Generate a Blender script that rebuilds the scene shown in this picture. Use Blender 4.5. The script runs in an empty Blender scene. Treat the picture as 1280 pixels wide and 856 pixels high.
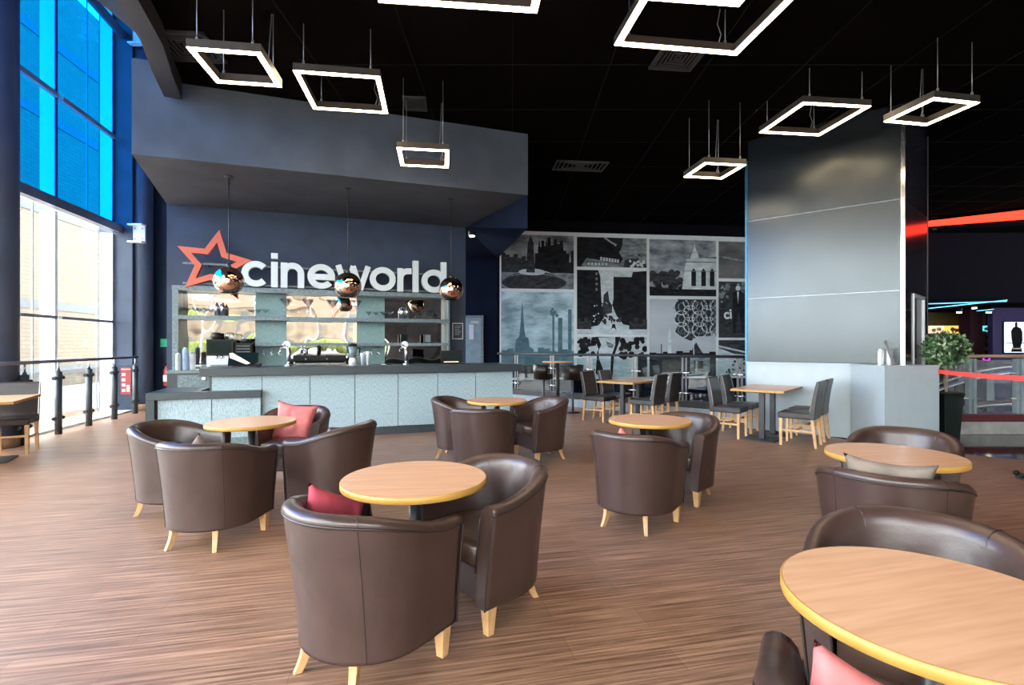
import bpy, bmesh, math, random
from mathutils import Vector, Matrix
random.seed(7)
C = bpy.context.scene.collection
PI = math.pi
H0 = 1.40; FPX = 640.0; HY = 431.0

def fl(px, py, z=0.0):
    """pixel + height -> ground point used once for surveying the room"""
    Y = FPX*(H0-z)/(py-HY)
    return Vector(((px-640)/FPX*Y, Y))

# ------------------------------------------------------------------ materials
def newmat(name):
    m = bpy.data.materials.new(name); m.use_nodes = True
    nt = m.node_tree; b = nt.nodes['Principled BSDF']
    return m, nt, b
def lin(c):
    return tuple((x/12.92 if x <= .04045 else ((x+.055)/1.055)**2.4) for x in c)
def simple(name, col, rough=.5, metal=0., noise=.06, nscale=8., bump=0., bscale=60., spec=.5, coat=0.):
    m, nt, b = newmat(name)
    tc = nt.nodes.new('ShaderNodeTexCoord')
    n = nt.nodes.new('ShaderNodeTexNoise'); n.inputs['Scale'].default_value = nscale; n.inputs['Detail'].default_value = 4
    nt.links.new(tc.outputs['Object'], n.inputs['Vector'])
    r = nt.nodes.new('ShaderNodeValToRGB')
    c = col
    r.color_ramp.elements[0].position = .3; r.color_ramp.elements[1].position = .7
    r.color_ramp.elements[0].color = (*[max(0, x*(1-noise*2)) for x in c], 1)
    r.color_ramp.elements[1].color = (*[min(1, x*(1+noise*2)) for x in c], 1)
    nt.links.new(n.outputs['Fac'], r.inputs['Fac']); nt.links.new(r.outputs['Color'], b.inputs['Base Color'])
    b.inputs['Roughness'].default_value = rough; b.inputs['Metallic'].default_value = metal
    b.inputs['Specular IOR Level'].default_value = spec; b.inputs['Coat Weight'].default_value = coat
    if bump:
        n2 = nt.nodes.new('ShaderNodeTexNoise'); n2.inputs['Scale'].default_value = bscale; n2.inputs['Detail'].default_value = 5
        nt.links.new(tc.outputs['Object'], n2.inputs['Vector'])
        bp = nt.nodes.new('ShaderNodeBump'); bp.inputs['Strength'].default_value = bump; bp.inputs['Distance'].default_value = .01
        nt.links.new(n2.outputs['Fac'], bp.inputs['Height']); nt.links.new(bp.outputs['Normal'], b.inputs['Normal'])
    return m
def emis(name, col, s):
    m, nt, b = newmat(name)
    b.inputs['Base Color'].default_value = (*col, 1); b.inputs['Emission Color'].default_value = (*col, 1)
    b.inputs['Emission Strength'].default_value = s
    return m
def glassmat(name, tint, gl=.08, rough=.0):
    m = bpy.data.materials.new(name); m.use_nodes = True; nt = m.node_tree; nt.nodes.clear()
    out = nt.nodes.new('ShaderNodeOutputMaterial'); mx = nt.nodes.new('ShaderNodeMixShader')
    t = nt.nodes.new('ShaderNodeBsdfTransparent'); g = nt.nodes.new('ShaderNodeBsdfGlossy')
    t.inputs['Color'].default_value = (*tint, 1); g.inputs['Roughness'].default_value = rough
    lw = nt.nodes.new('ShaderNodeLayerWeight'); lw.inputs['Blend'].default_value = .25
    mp = nt.nodes.new('ShaderNodeMapRange'); mp.inputs['To Min'].default_value = gl*.5; mp.inputs['To Max'].default_value = min(.8, gl*5)
    nt.links.new(lw.outputs['Fresnel'], mp.inputs['Value'])
    nt.links.new(mp.outputs['Result'], mx.inputs['Fac'])
    nt.links.new(t.outputs[0], mx.inputs[1]); nt.links.new(g.outputs[0], mx.inputs[2]); nt.links.new(mx.outputs[0], out.inputs['Surface'])
    return m

def wood_floor():
    m, nt, b = newmat('floor_planks'); L = nt.links.new
    tc = nt.nodes.new('ShaderNodeTexCoord')
    mp = nt.nodes.new('ShaderNodeMapping'); mp.inputs['Rotation'].default_value = (0, 0, math.radians(-12.5))
    L(tc.outputs['Object'], mp.inputs['Vector'])
    br = nt.nodes.new('ShaderNodeTexBrick'); br.inputs['Scale'].default_value = 1
    br.inputs['Brick Width'].default_value = 1.22; br.inputs['Row Height'].default_value = .18
    br.inputs['Mortar Size'].default_value = .0012; br.offset = .37
    br.inputs['Color1'].default_value = (.9, .9, .9, 1); br.inputs['Color2'].default_value = (1.08, 1.08, 1.08, 1); br.inputs['Mortar'].default_value = (.6, .58, .55, 1)
    L(mp.outputs['Vector'], br.inputs['Vector'])
    st = nt.nodes.new('ShaderNodeMapping'); st.inputs['Scale'].default_value = (1.0, 34, 1); L(mp.outputs['Vector'], st.inputs['Vector'])
    n = nt.nodes.new('ShaderNodeTexNoise'); n.inputs['Scale'].default_value = 1.6; n.inputs['Detail'].default_value = 7; n.inputs['Roughness'].default_value = .68
    L(st.outputs['Vector'], n.inputs['Vector'])
    r = nt.nodes.new('ShaderNodeValToRGB'); e = r.color_ramp.elements
    e[0].position = .34; e[0].color = (.105, .050, .030, 1); e[1].position = .68; e[1].color = (.46, .270, .175, 1)
    x = e.new(.5); x.color = (.255, .137, .087, 1)
    L(n.outputs['Fac'], r.inputs['Fac'])
    mx = nt.nodes.new('ShaderNodeMixRGB'); mx.blend_type = 'MULTIPLY'; mx.inputs['Fac'].default_value = 1
    L(r.outputs['Color'], mx.inputs[1]); L(br.outputs['Color'], mx.inputs[2]); L(mx.outputs['Color'], b.inputs['Base Color'])
    n2 = nt.nodes.new('ShaderNodeTexNoise'); n2.inputs['Scale'].default_value = 3; L(st.outputs['Vector'], n2.inputs['Vector'])
    rr = nt.nodes.new('ShaderNodeMapRange'); rr.inputs['To Min'].default_value = .30; rr.inputs['To Max'].default_value = .52
    L(n2.outputs['Fac'], rr.inputs['Value']); L(rr.outputs['Result'], b.inputs['Roughness'])
    bp = nt.nodes.new('ShaderNodeBump'); bp.inputs['Strength'].default_value = .22; bp.inputs['Distance'].default_value = .004
    L(n.outputs['Fac'], bp.inputs['Height']); L(bp.outputs['Normal'], b.inputs['Normal'])
    return m
def brick_mat():
    m, nt, b = newmat('cream_brick'); L = nt.links.new
    tc = nt.nodes.new('ShaderNodeTexCoord')
    br = nt.nodes.new('ShaderNodeTexBrick'); br.inputs['Scale'].default_value = 1
    br.inputs['Brick Width'].default_value = .44; br.inputs['Row Height'].default_value = .15; br.inputs['Mortar Size'].default_value = .010
    br.inputs['Color1'].default_value = (.15, .118, .080, 1); br.inputs['Color2'].default_value = (.13, .100, .068, 1); br.inputs['Mortar'].default_value = (.075, .060, .043, 1)
    L(tc.outputs['UV'], br.inputs['Vector']); L(br.outputs['Color'], b.inputs['Base Color'])
    b.inputs['Roughness'].default_value = .9
    return m
def table_wood(name, c0, c1):
    m, nt, b = newmat(name); L = nt.links.new
    tc = nt.nodes.new('ShaderNodeTexCoord')
    st = nt.nodes.new('ShaderNodeMapping'); st.inputs['Scale'].default_value = (1.2, 16, 5); L(tc.outputs['Object'], st.inputs['Vector'])
    n = nt.nodes.new('ShaderNodeTexNoise'); n.inputs['Scale'].default_value = 2.2; n.inputs['Detail'].default_value = 6
    L(st.outputs['Vector'], n.inputs['Vector'])
    r = nt.nodes.new('ShaderNodeValToRGB'); r.color_ramp.elements[0].position = .35; r.color_ramp.elements[1].position = .65
    r.color_ramp.elements[0].color = (*c0, 1); r.color_ramp.elements[1].color = (*c1, 1)
    L(n.outputs['Fac'], r.inputs['Fac']); L(r.outputs['Color'], b.inputs['Base Color'])
    b.inputs['Roughness'].default_value = .38; b.inputs['Coat Weight'].default_value = .15; b.inputs['Coat Roughness'].default_value = .2
    return m
def ribbed(name, c0, c1):
    m, nt, b = newmat(name); L = nt.links.new
    tc = nt.nodes.new('ShaderNodeTexCoord')
    st = nt.nodes.new('ShaderNodeMapping'); st.inputs['Scale'].default_value = (150, 150, 26); L(tc.outputs['Object'], st.inputs['Vector'])
    n = nt.nodes.new('ShaderNodeTexNoise'); n.inputs['Scale'].default_value = 1.; n.inputs['Detail'].default_value = 3; n.inputs['Roughness'].default_value = .7
    L(st.outputs['Vector'], n.inputs['Vector'])
    r = nt.nodes.new('ShaderNodeValToRGB'); r.color_ramp.elements[0].position = .38; r.color_ramp.elements[1].position = .62
    r.color_ramp.elements[0].color = (*c0, 1); r.color_ramp.elements[1].color = (*c1, 1)
    L(n.outputs['Fac'], r.inputs['Fac']); L(r.outputs['Color'], b.inputs['Base Color']); b.inputs['Roughness'].default_value = .45
    return m
def leather(name, col, rough=.36):
    m, nt, b = newmat(name); L = nt.links.new
    tc = nt.nodes.new('ShaderNodeTexCoord')
    n = nt.nodes.new('ShaderNodeTexNoise'); n.inputs['Scale'].default_value = 5; n.inputs['Detail'].default_value = 6; n.inputs['Roughness'].default_value = .65
    L(tc.outputs['Object'], n.inputs['Vector'])
    r = nt.nodes.new('ShaderNodeValToRGB'); r.color_ramp.elements[0].position = .3; r.color_ramp.elements[1].position = .72
    r.color_ramp.elements[0].color = (*[x*.82 for x in col], 1); r.color_ramp.elements[1].color = (*[x*1.22 for x in col], 1)
    L(n.outputs['Fac'], r.inputs['Fac']); L(r.outputs['Color'], b.inputs['Base Color'])
    v = nt.nodes.new('ShaderNodeTexVoronoi'); v.inputs['Scale'].default_value = 220; L(tc.outputs['Object'], v.inputs['Vector'])
    bp = nt.nodes.new('ShaderNodeBump'); bp.inputs['Strength'].default_value = .12; bp.inputs['Distance'].default_value = .002
    L(v.outputs['Distance'], bp.inputs['Height'])
    n3 = nt.nodes.new('ShaderNodeTexNoise'); n3.inputs['Scale'].default_value = 7; n3.inputs['Detail'].default_value = 2; L(tc.outputs['Object'], n3.inputs['Vector'])
    bp2 = nt.nodes.new('ShaderNodeBump'); bp2.inputs['Strength'].default_value = .25; bp2.inputs['Distance'].default_value = .02
    L(n3.outputs['Fac'], bp2.inputs['Height']); L(bp.outputs['Normal'], bp2.inputs['Normal']); L(bp2.outputs['Normal'], b.inputs['Normal'])
    b.inputs['Roughness'].default_value = rough; b.inputs['Specular IOR Level'].default_value = .6
    return m
def mirror_mat():
    m, nt, b = newmat('warped_mirror'); L = nt.links.new
    b.inputs['Base Color'].default_value = (.64, .61, .55, 1); b.inputs['Metallic'].default_value = 1; b.inputs['Roughness'].default_value = .02
    tc = nt.nodes.new('ShaderNodeTexCoord')
    n = nt.nodes.new('ShaderNodeTexNoise'); n.inputs['Scale'].default_value = 2.3; n.inputs['Detail'].default_value = 0; L(tc.outputs['Object'], n.inputs['Vector'])
    bp = nt.nodes.new('ShaderNodeBump'); bp.inputs['Strength'].default_value = .32; bp.inputs['Distance'].default_value = .05
    L(n.outputs['Fac'], bp.inputs['Height']); L(bp.outputs['Normal'], b.inputs['Normal'])
    return m
def sky_print(name, lo, hi, scale=3., lift=.5):
    m, nt, b = newmat(name); L = nt.links.new
    tc = nt.nodes.new('ShaderNodeTexCoord')
    st = nt.nodes.new('ShaderNodeMapping'); st.inputs['Scale'].default_value = (1, 1, 2.4); L(tc.outputs['Object'], st.inputs['Vector'])
    n = nt.nodes.new('ShaderNodeTexNoise'); n.inputs['Scale'].default_value = scale; n.inputs['Detail'].default_value = 7; n.inputs['Roughness'].default_value = .6
    L(st.outputs['Vector'], n.inputs['Vector'])
    r = nt.nodes.new('ShaderNodeValToRGB'); r.color_ramp.elements[0].position = .36; r.color_ramp.elements[1].position = .66
    r.color_ramp.elements[0].color = (*lo, 1); r.color_ramp.elements[1].color = (*hi, 1)
    L(n.outputs['Fac'], r.inputs['Fac']); L(r.outputs['Color'], b.inputs['Base Color']); b.inputs['Roughness'].default_value = .7; b.inputs['Specular IOR Level'].default_value = .15
    return m

M = {}
M['floor'] = wood_floor()
M['dark_tile'] = simple('dark_polished_floor', (.018, .016, .018), .06, noise=.1)
M['ceiling'] = simple('black_ceiling', (.0048, .0042, .0038), .95, noise=.08, nscale=2, spec=0)
M['ceil_line'] = simple('ceiling_joint', (.0052, .005, .0048), .9, spec=.2)
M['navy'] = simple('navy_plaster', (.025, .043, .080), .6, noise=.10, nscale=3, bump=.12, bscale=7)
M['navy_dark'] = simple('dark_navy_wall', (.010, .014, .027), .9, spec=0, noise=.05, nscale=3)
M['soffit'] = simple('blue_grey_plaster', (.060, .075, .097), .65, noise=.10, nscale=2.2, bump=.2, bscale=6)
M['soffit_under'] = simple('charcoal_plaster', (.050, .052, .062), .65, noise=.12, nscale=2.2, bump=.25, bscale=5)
M['charcoal'] = simple('charcoal_fascia', (.034, .034, .037), .6, noise=.1, nscale=2)
M['black_wall'] = simple('black_wall', (.009, .0085, .012), .9, spec=0)
M['beam'] = simple('grey_steel', (.16, .16, .20), .45)
M['column'] = simple('blue_grey_column', (.060, .085, .14), .42, noise=.06, nscale=3)
M['white_frame'] = simple('white_window_metal', (.86, .88, .90), .35, noise=.01)
M['grey_frame'] = simple('grey_window_metal', (.33, .34, .38), .4)
M['rail_post'] = simple('dark_grey_powder_coat', (.055, .065, .075), .4)
M['chrome'] = simple('brushed_chrome', (.72, .73, .75), .18, metal=1, noise=.02)
M['steel_dark'] = simple('black_steel', (.020, .022, .026), .4)
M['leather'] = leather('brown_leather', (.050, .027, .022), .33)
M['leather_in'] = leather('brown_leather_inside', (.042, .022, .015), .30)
M['leather_seam'] = simple('brown_piping', (.022, .014, .012), .4)
M['leather_dining'] = leather('dark_brown_dining_leather', (.026, .020, .018), .36)
M['leg'] = table_wood('pale_beech', (.50, .28, .12), (.62, .37, .17))
M['tabletop'] = table_wood('oak_laminate', (.56, .290, .155), (.67, .372, .215))
M['tableedge'] = simple('yellow_beech_edging', (.46, .245, .052), .45, noise=.05)
M['granite'] = simple('dark_granite', (.034, .046, .054), .3, noise=.35, nscale=180, spec=.5)
M['teal_rib'] = ribbed('ribbed_pale_teal', (.215, .305, .34), (.40, .52, .56))
M['teal_back'] = ribbed('ribbed_teal_back', (.14, .25, .25), (.24, .37, .36))
M['zinc'] = simple('blue_grey_metal', (.15, .20, .215), .35, noise=.15, nscale=30)
M['cream'] = ribbed('cream_panel', (.42, .42, .36), (.52, .52, .45))
M['mirror'] = mirror_mat()
M['trim_metal'] = simple('dull_trim', (.16, .18, .19), .3, metal=1)
M['trim_blue_reflect'] = simple('blue_reflection_trim', (.04, .11, .16), .35, metal=1)  # chrome trim; blue of the reflected windows is put into its colour
M['coral'] = simple('coral_paint', (.66, .13, .065), .5, noise=.02)
M['sign_white'] = simple('white_sign_letter', (.66, .72, .71), .4, noise=.01)
M['sign_side'] = simple('grey_green_sign_return', (.50, .56, .54), .4, noise=.01)
M['copper'] = simple('copper_mirror', (.90, .60, .46), .03, metal=1, noise=.0)
M['glass'] = glassmat('clear_glass', (.97, .985, .98), .06)
M['glass_bal'] = glassmat('balustrade_glass', (.86, .93, .93), .09)
M['glass_blue'] = glassmat('blue_film_glass', (.03, .44, .80), .03)
M['glass_ware'] = glassmat('glassware', (.91, .95, .96), .34)
M['brick'] = brick_mat()
M['band'] = simple('pale_grey_stone', (.085, .09, .095), .9, noise=.05)
M['paving'] = simple('outdoor_paving', (.42, .41, .39), .9)
M['lamp'] = emis('warm_led_diffuser', (1.0, .74, .46), 14.0)
M['lamp_body'] = simple('dark_bronze_aluminium', (.045, .037, .032), .4)
M['down'] = emis('downlight', (1., .82, .55), 14)
M['cord'] = simple('steel_wire', (.32, .31, .30), .35, metal=.6)
M['black'] = simple('black_plastic', (.008, .008, .009), .35, spec=.2)
M['screen'] = simple('dark_screen', (.006, .014, .016), .15, spec=.15)
M['white'] = simple('white_plastic', (.62, .64, .66), .35, noise=.02)
M['paper'] = simple('cream_card', (.90, .80, .56), .6, noise=.02)
M['blue_cup'] = simple('pale_blue_paper_cup', (.45, .56, .75), .5)
M['pink'] = simple('dusty_pink_fabric', (.56, .15, .14), .85, noise=.10, nscale=9, bump=.5, bscale=14)
M['crimson'] = simple('deep_pink_fabric', (.44, .055, .085), .85, noise=.1, nscale=9, bump=.5, bscale=14)
M['taupe'] = simple('taupe_fabric', (.17, .13, .10), .8, noise=.12, nscale=9, bump=.4, bscale=14)
M['panel_gloss'] = simple('satin_metal_panel', (.060, .066, .068), .27, metal=1, noise=.03, nscale=1.2)
M['panel_side'] = simple('dark_glossy_panel', (.035, .033, .045), .14, noise=.04, spec=.8)
M['dado'] = simple('pale_blue_grey_laminate', (.39, .455, .485), .35, noise=.015)
M['red'] = simple('red_paint', (.38, .03, .025), .4)
M['redbelt'] = simple('red_belt', (.80, .06, .05), .6)
M['red_dark'] = simple('dark_red_fascia', (.11, .012, .012), .3)
M['green'] = emis('green_sign_face', (.03, .42, .22), .35)
M['leaf'] = simple('glossy_leaf', (.050, .105, .040), .35, noise=.5, nscale=14)
M['leaf2'] = simple('pale_leaf', (.22, .32, .16), .35, noise=.3, nscale=14)
M['stem'] = simple('pale_bark', (.34, .28, .21), .8, noise=.2, nscale=20)
M['pot'] = simple('dark_green_glazed_pot', (.006, .012, .010), .2, noise=.3, nscale=6)
M['soil'] = simple('soil', (.03, .02, .015), .9)
M['red_led'] = emis('red_led', (1., .035, .015), 1.6)
M['blue_led'] = emis('blue_led', (.05, .16, 1.), 1.8)
M['cyan_led'] = emis('cyan_led', (.15, .55, .8), .8)
M['mag_led'] = emis('magenta_led', (.7, .03, .7), .6)
M['orange_l'] = emis('orange_lightbox', (1., .42, .08), 1.0)
M['coral_l'] = emis('salmon_lightbox', (1., .50, .32), 1.0)
M['lime_l'] = emis('lime_lightbox', (.55, .85, .02), .8)
M['teal_l'] = emis('teal_lightbox', (.12, .58, .58), .8)
M['post_l'] = emis('backlit_poster', (.62, .72, .88), .8)
M['purple'] = simple('purple_wall', (.028, .016, .085), .6)
M['olive'] = simple('olive_backroom', (.10, .085, .035), .8)
M['red_room'] = simple('maroon_wall', (.035, .008, .018), .7)
M['plinth'] = simple('pale_grey_plinth', (.42, .40, .38), .4, noise=.1, nscale=5)
M['silver'] = simple('satin_silver', (.50, .50, .50), .3, metal=.7)
M['skirt'] = table_wood('skirting_wood', (.30, .18, .11), (.40, .25, .16))
M['door'] = simple('grey_blue_door', (.20, .30, .35), .45)
M['kerb'] = simple('pale_grey_kerb', (.30, .36, .40), .5)
M['beige'] = simple('beige_speckle', (.6, .52, .4), .8)
M['tan_wall'] = simple('tan_render', (.13, .10, .075), .9, noise=.25, nscale=.6)
M['tile_roof'] = simple('clay_tiles', (.14, .06, .04), .9)
M['dark_pane'] = simple('far_window', (.05, .055, .06), .4)
M['hedge_green'] = simple('hedge_leaves', (.10, .13, .03), .9, noise=.4, nscale=3)
rng0 = random.Random(11)
M['near_wall'] = simple('grey_plaster_near', (.16, .16, .17), .8, noise=.3, nscale=.8)
G = lambda v, t=0: (v*(1-.10*t), v, v*(1+.12*t))
M['p_border'] = simple('print_white', (.84, .88, .89), .45, noise=.02)
M['p_sky1'] = sky_print('print_cloud_grey', G(.11, 1), G(.62, 1), 1.3)
M['p_sky2'] = sky_print('print_cloud_teal', (.22, .36, .41), (.70, .88, .92), 1.3)
M['p_sky3'] = sky_print('print_dusk_grey', G(.09), G(.24), 1.)
M['p_skyl'] = sky_print('print_pale_grey', (.50, .54, .57), (.66, .70, .74), .5)
M['p_blk'] = sky_print('print_black', (.008, .009, .012), (.028, .030, .036), 4)
M['p_dk'] = sky_print('print_dark', (.022, .026, .030), (.075, .082, .09), 5)
M['p_md'] = sky_print('print_mid', (.10, .12, .13), (.36, .42, .44), 4)
M['p_lt'] = sky_print('print_light', (.50, .58, .60), (.80, .88, .90), 3)
M['p_teal'] = sky_print('print_teal_mid', (.08, .17, .21), (.15, .28, .33), 2)

# ------------------------------------------------------------------ mesh builder
class MB:
    def __init__(s): s.v = []; s.f = []; s.mi = []; s.sm = []; s.cur = 0; s.smooth = False
    def add(s, vs, fs, smooth=None):
        o = len(s.v); s.v += [tuple(v) for v in vs]
        for f in fs:
            s.f.append([o+i for i in f]); s.mi.append(s.cur); s.sm.append(s.smooth if smooth is None else smooth)
        return s
    def box(s, x0, x1, y0, y1, z0, z1, mat=None):
        vs = [(x, y, z) for z in (z0, z1) for x, y in ((x0, y0), (x1, y0), (x1, y1), (x0, y1))]
        if mat is not None: vs = [mat @ Vector(v) for v in vs]
        return s.add(vs, [(3, 2, 1, 0), (4, 5, 6, 7), (0, 1, 5, 4), (1, 2, 6, 5), (2, 3, 7, 6), (3, 0, 4, 7)], False)
    def prism(s, poly, z0, z1):
        n = len(poly)
        vs = [(p[0], p[1], z0) for p in poly]+[(p[0], p[1], z1) for p in poly]
        fs = [tuple(range(n-1, -1, -1)), tuple(range(n, 2*n))]+[(i, (i+1) % n, n+(i+1) % n, n+i) for i in range(n)]
        return s.add(vs, fs, False)
    def loft(s, rings, closed=True, caps=True, smooth=True):
        n = len(rings[0]); vs = [p for r in rings for p in r]; fs = []
        for i in range(len(rings)-1):
            for j in range(n if closed else n-1):
                a = i*n+j; b = i*n+(j+1) % n
                fs.append((a, b, b+n, a+n))
        s.add(vs, fs, smooth)
        if caps:
            s.add(rings[0], [tuple(range(n-1, -1, -1))], False); s.add(rings[-1], [tuple(range(n))], False)
        return s
    def tube(s, pts, r, seg=8, caps=True):
        pts = [Vector(p) for p in pts]; rings = []
        for i, p in enumerate(pts):
            d = (pts[min(i+1, len(pts)-1)]-pts[max(i-1, 0)]).normalized()
            up = Vector((0, 0, 1)) if abs(d.z) < .9 else Vector((1, 0, 0))
            a = d.cross(up).normalized(); b = d.cross(a)
            rr = r[i] if isinstance(r, (list, tuple)) else r
            rings.append([p+(a*math.cos(2*PI*k/seg)+b*math.sin(2*PI*k/seg))*rr for k in range(seg)])
        return s.loft(rings, True, caps, seg > 5)
    def lathe(s, prof, seg=24, c=(0, 0, 0), caps=True):
        rings = [[(c[0]+r*math.cos(2*PI*k/seg), c[1]+r*math.sin(2*PI*k/seg), c[2]+z) for k in range(seg)] for r, z in prof]
        return s.loft(rings, True, caps, True)
    def sphere(s, c, r, seg=16, rings=10, sc=(1, 1, 1)):
        R = []
        for i in range(1, rings):
            t = PI*i/rings
            R.append([(c[0]+sc[0]*r*math.sin(t)*math.cos(2*PI*k/seg), c[1]+sc[1]*r*math.sin(t)*math.sin(2*PI*k/seg), c[2]-sc[2]*r*math.cos(t)) for k in range(seg)])
        return s.loft(R, True, True, True)
def obj(name, mb, mats, parent=None, label=None, bevel=0, auto=True):
    me = bpy.data.meshes.new(name); me.from_pydata(mb.v, [], mb.f)
    if not isinstance(mats, (list, tuple)): mats = [mats]
    for m in mats: me.materials.append(M[m] if isinstance(m, str) else m)
    for p, i, sm in zip(me.polygons, mb.mi, mb.sm): p.material_index = i; p.use_smooth = sm
    bm = bmesh.new(); bm.from_mesh(me); bmesh.ops.remove_doubles(bm, verts=bm.verts, dist=1e-5)
    bmesh.ops.recalc_face_normals(bm, faces=bm.faces); bm.to_mesh(me); bm.free(); me.update()
    o = bpy.data.objects.new(name, me); C.objects.link(o)
    if parent is not None: o.parent = parent
    if label: o['label'] = label
    if bevel:
        b = o.modifiers.new('bevel', 'BEVEL'); b.width = bevel; b.segments = 2; b.limit_method = 'ANGLE'; b.angle_limit = math.radians(40)
    return o
def tag(o, label, cat, group=None):
    o['label'] = label; o['category'] = cat
    if group: o['group'] = group
    return o
def thing(name, label, cat, loc=(0, 0, 0), rz=0, group=None):
    o = bpy.data.objects.new(name, None); C.objects.link(o); o.empty_display_size = .1
    o.location = loc if len(loc) == 3 else (loc[0], loc[1], 0); o.rotation_euler = (0, 0, rz)
    return tag(o, label, cat, group)
def struct(name, mb=None, mats=None, **k):
    if mb is None:
        o = bpy.data.objects.new(name, None); C.objects.link(o)
    else: o = obj(name, mb, mats, **k)
    o['kind'] = 'structure'; return o
def dup(root, loc, rz, label, group=None, keep=None):
    r = root.copy(); C.objects.link(r); r.location = loc if len(loc) == 3 else (loc[0], loc[1], 0); r.rotation_euler = (0, 0, rz)
    r['label'] = label
    if group: r['group'] = group
    for ch in list(root.children):
        if keep and not keep(ch): continue
        c = ch.copy(); C.objects.link(c); c.parent = r
        for g in list(ch.children):
            d = g.copy(); C.objects.link(d); d.parent = c
    return r
def face_rz(fx, fy):            # rotation that turns local +Y onto (fx, fy)
    return math.atan2(-fx, fy)

# ------------------------------------------------------------------ bar frame of reference
U = Vector((.943, .332)).normalized(); N = Vector((-U.y, U.x))
def sm_(s, m): return U*s+N*m
def sx(px, m):                  # along-bar coordinate under a surveyed column of the photograph
    k = (px-640)/FPX; Y = m/(N.x*k+N.y); return U.x*k*Y+U.y*Y
def ydepth(px, m):
    k = (px-640)/FPX; return m/(N.x*k+N.y)
def zz(px, py, m): return H0+(HY-py)/FPX*ydepth(px, m)
BM = Matrix(((U.x, N.x, 0, 0), (U.y, N.y, 0, 0), (0, 0, 1, 0), (0, 0, 0, 1)))
BRZ = math.atan2(U.y, U.x)
def bbox(mb, s0, s1, m0, m1, z0, z1): return mb.box(s0, s1, m0, m1, z0, z1, BM)

# ================================================================== SETTING
WX = lambda y: -5.90-.222*y     # inner face of the glazed wall
mb = MB(); mb.prism([(-7.9, -6), (6.9, -6), (6.9, 5.55), (5.75, 6.65), (5.0, 7.45), (4.35, 9.35), (.02, 12.85), (-.45, 13.15), (-.45, 14.2), (-9, 14.2), (-9.4, 11.3)], -.2, 0)
fo = struct('floor', mb, 'floor')
mb = MB(); mb.prism([(6.9, 5.55), (18, -6), (18, 8.0), (5.0, 8.0), (5.0, 7.45), (5.75, 6.65)], -.2, 0); mb.prism([(6.9, -6), (18, -6), (6.9, 5.55)], -.2, 0)
struct('floor', mb, 'dark_tile')
mb = MB(); mb.box(4.4, 24, 8.0, 24, -1.3, -1.1); mb.box(-3, 4.4, 9.3, 24, -1.3, -1.1)
struct('floor', mb, 'dark_tile')
# ceiling with the curved void edge
curve = [(-2.95, -6), (-3.0, -3), (-3.05, 0), (-3.12, 2), (-3.25, 3.6), (-3.50, 4.8), (-3.75, 5.5), (-4.05, 6.1), (-4.33, 6.72)]
mb = MB(); mb.prism(curve+[(-4.6, 6.75), (-4.6, 9.3), (-2, 14.3), (-2, 24), (24, 24), (24, -6)], 4.85, 5.05)
struct('ceiling', mb, 'ceiling')
mb = MB()
rings = []
for i, p in enumerate(curve):
    a = Vector(curve[max(i-1, 0)]); b = Vector(curve[min(i+1, len(curve)-1)]); d = (b-a).normalized(); n = Vector((-d.y, d.x))
    p = Vector(p); q = p+n*.20
    rings.append([(p.x, p.y, 4.62), (q.x, q.y, 4.62), (q.x, q.y, 5.6), (p.x, p.y, 5.6)])
mb.loft(rings, True, True, False)
struct('trim_1', mb, 'charcoal')
mb = MB()
for i in range(-6, 24):       # joints of the black ceiling tiles
    y = i*1.2+.3
    mb.box(-2.6, 16, y, y+.012, 4.845, 4.851)
for i in range(-2, 14):
    x = i*1.2; mb.box(x, x+.012, -5, 22, 4.845, 4.851)
struct('trim_2', mb, 'ceil_line')
mb = MB(); mb.box(-9.6, -2.6, -6, 14.3, 10.0, 10.2); struct('ceiling', mb, 'soffit_under')
mb = MB(); mb.box(-4.4, -2.9, -6, 14.3, 5.05, 10.0); struct('wall_upper', mb, 'navy')
# walls
mb = MB(); mb.box(-9.2, -5.0, 11.40, 11.6, 0, 10); struct('wall_back', mb, 'navy')
mb = MB(); bbox(mb, sx(208.5, 10.39), sx(582, 10.39), 10.39, 10.60, 0, 3.95); struct('wall_bar', mb, 'navy')
PC = [Vector((-4.88, 6.57)), Vector((.26, 8.38)), Vector((-.97, 10.68)), Vector((-6.0, 8.9))]
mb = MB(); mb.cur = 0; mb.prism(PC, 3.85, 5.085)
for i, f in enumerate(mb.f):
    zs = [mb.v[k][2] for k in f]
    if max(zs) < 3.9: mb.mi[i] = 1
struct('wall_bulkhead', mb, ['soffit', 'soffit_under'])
mb = MB()                       # raked soffit that dips behind the bulkhead corner
A, B, Cc, D = (-.97, 10.68), (.255, 8.39), (-.40, 14.2), (-1.27, 14.0)
mb.add([(*A, 3.845), (*B, 3.31), (*Cc, 3.80), (*D, 3.74), (*A, 4.9), (*B, 4.9), (*Cc, 4.9), (*D, 4.9)],
       [(0, 1, 2), (0, 2, 3), (4, 7, 6, 5), (0, 4, 5, 1), (1, 5, 6, 2), (2, 6, 7, 3), (3, 7, 4, 0)], False)
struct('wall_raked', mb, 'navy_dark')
# mural wall and passage wall
MA = Vector((-.36, 14.0)); MBp = Vector((7.2, 14.95)); MU = (MBp-MA).normalized(); MN = Vector((-MU.y, MU.x))
p0 = MA-MU*.04
mb = MB(); q = [p0, p0+MU*8.4, p0+MU*8.4+MN*.2, p0+MN*.2]; mb.prism(q, -3, 4.9); struct('wall_mural', mb, 'black_wall')
mb = MB(); mb.box(-2.2, -.40, 13.98, 14.2, 0, 4.0); struct('wall_passage', mb, 'navy_dark')
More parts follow.
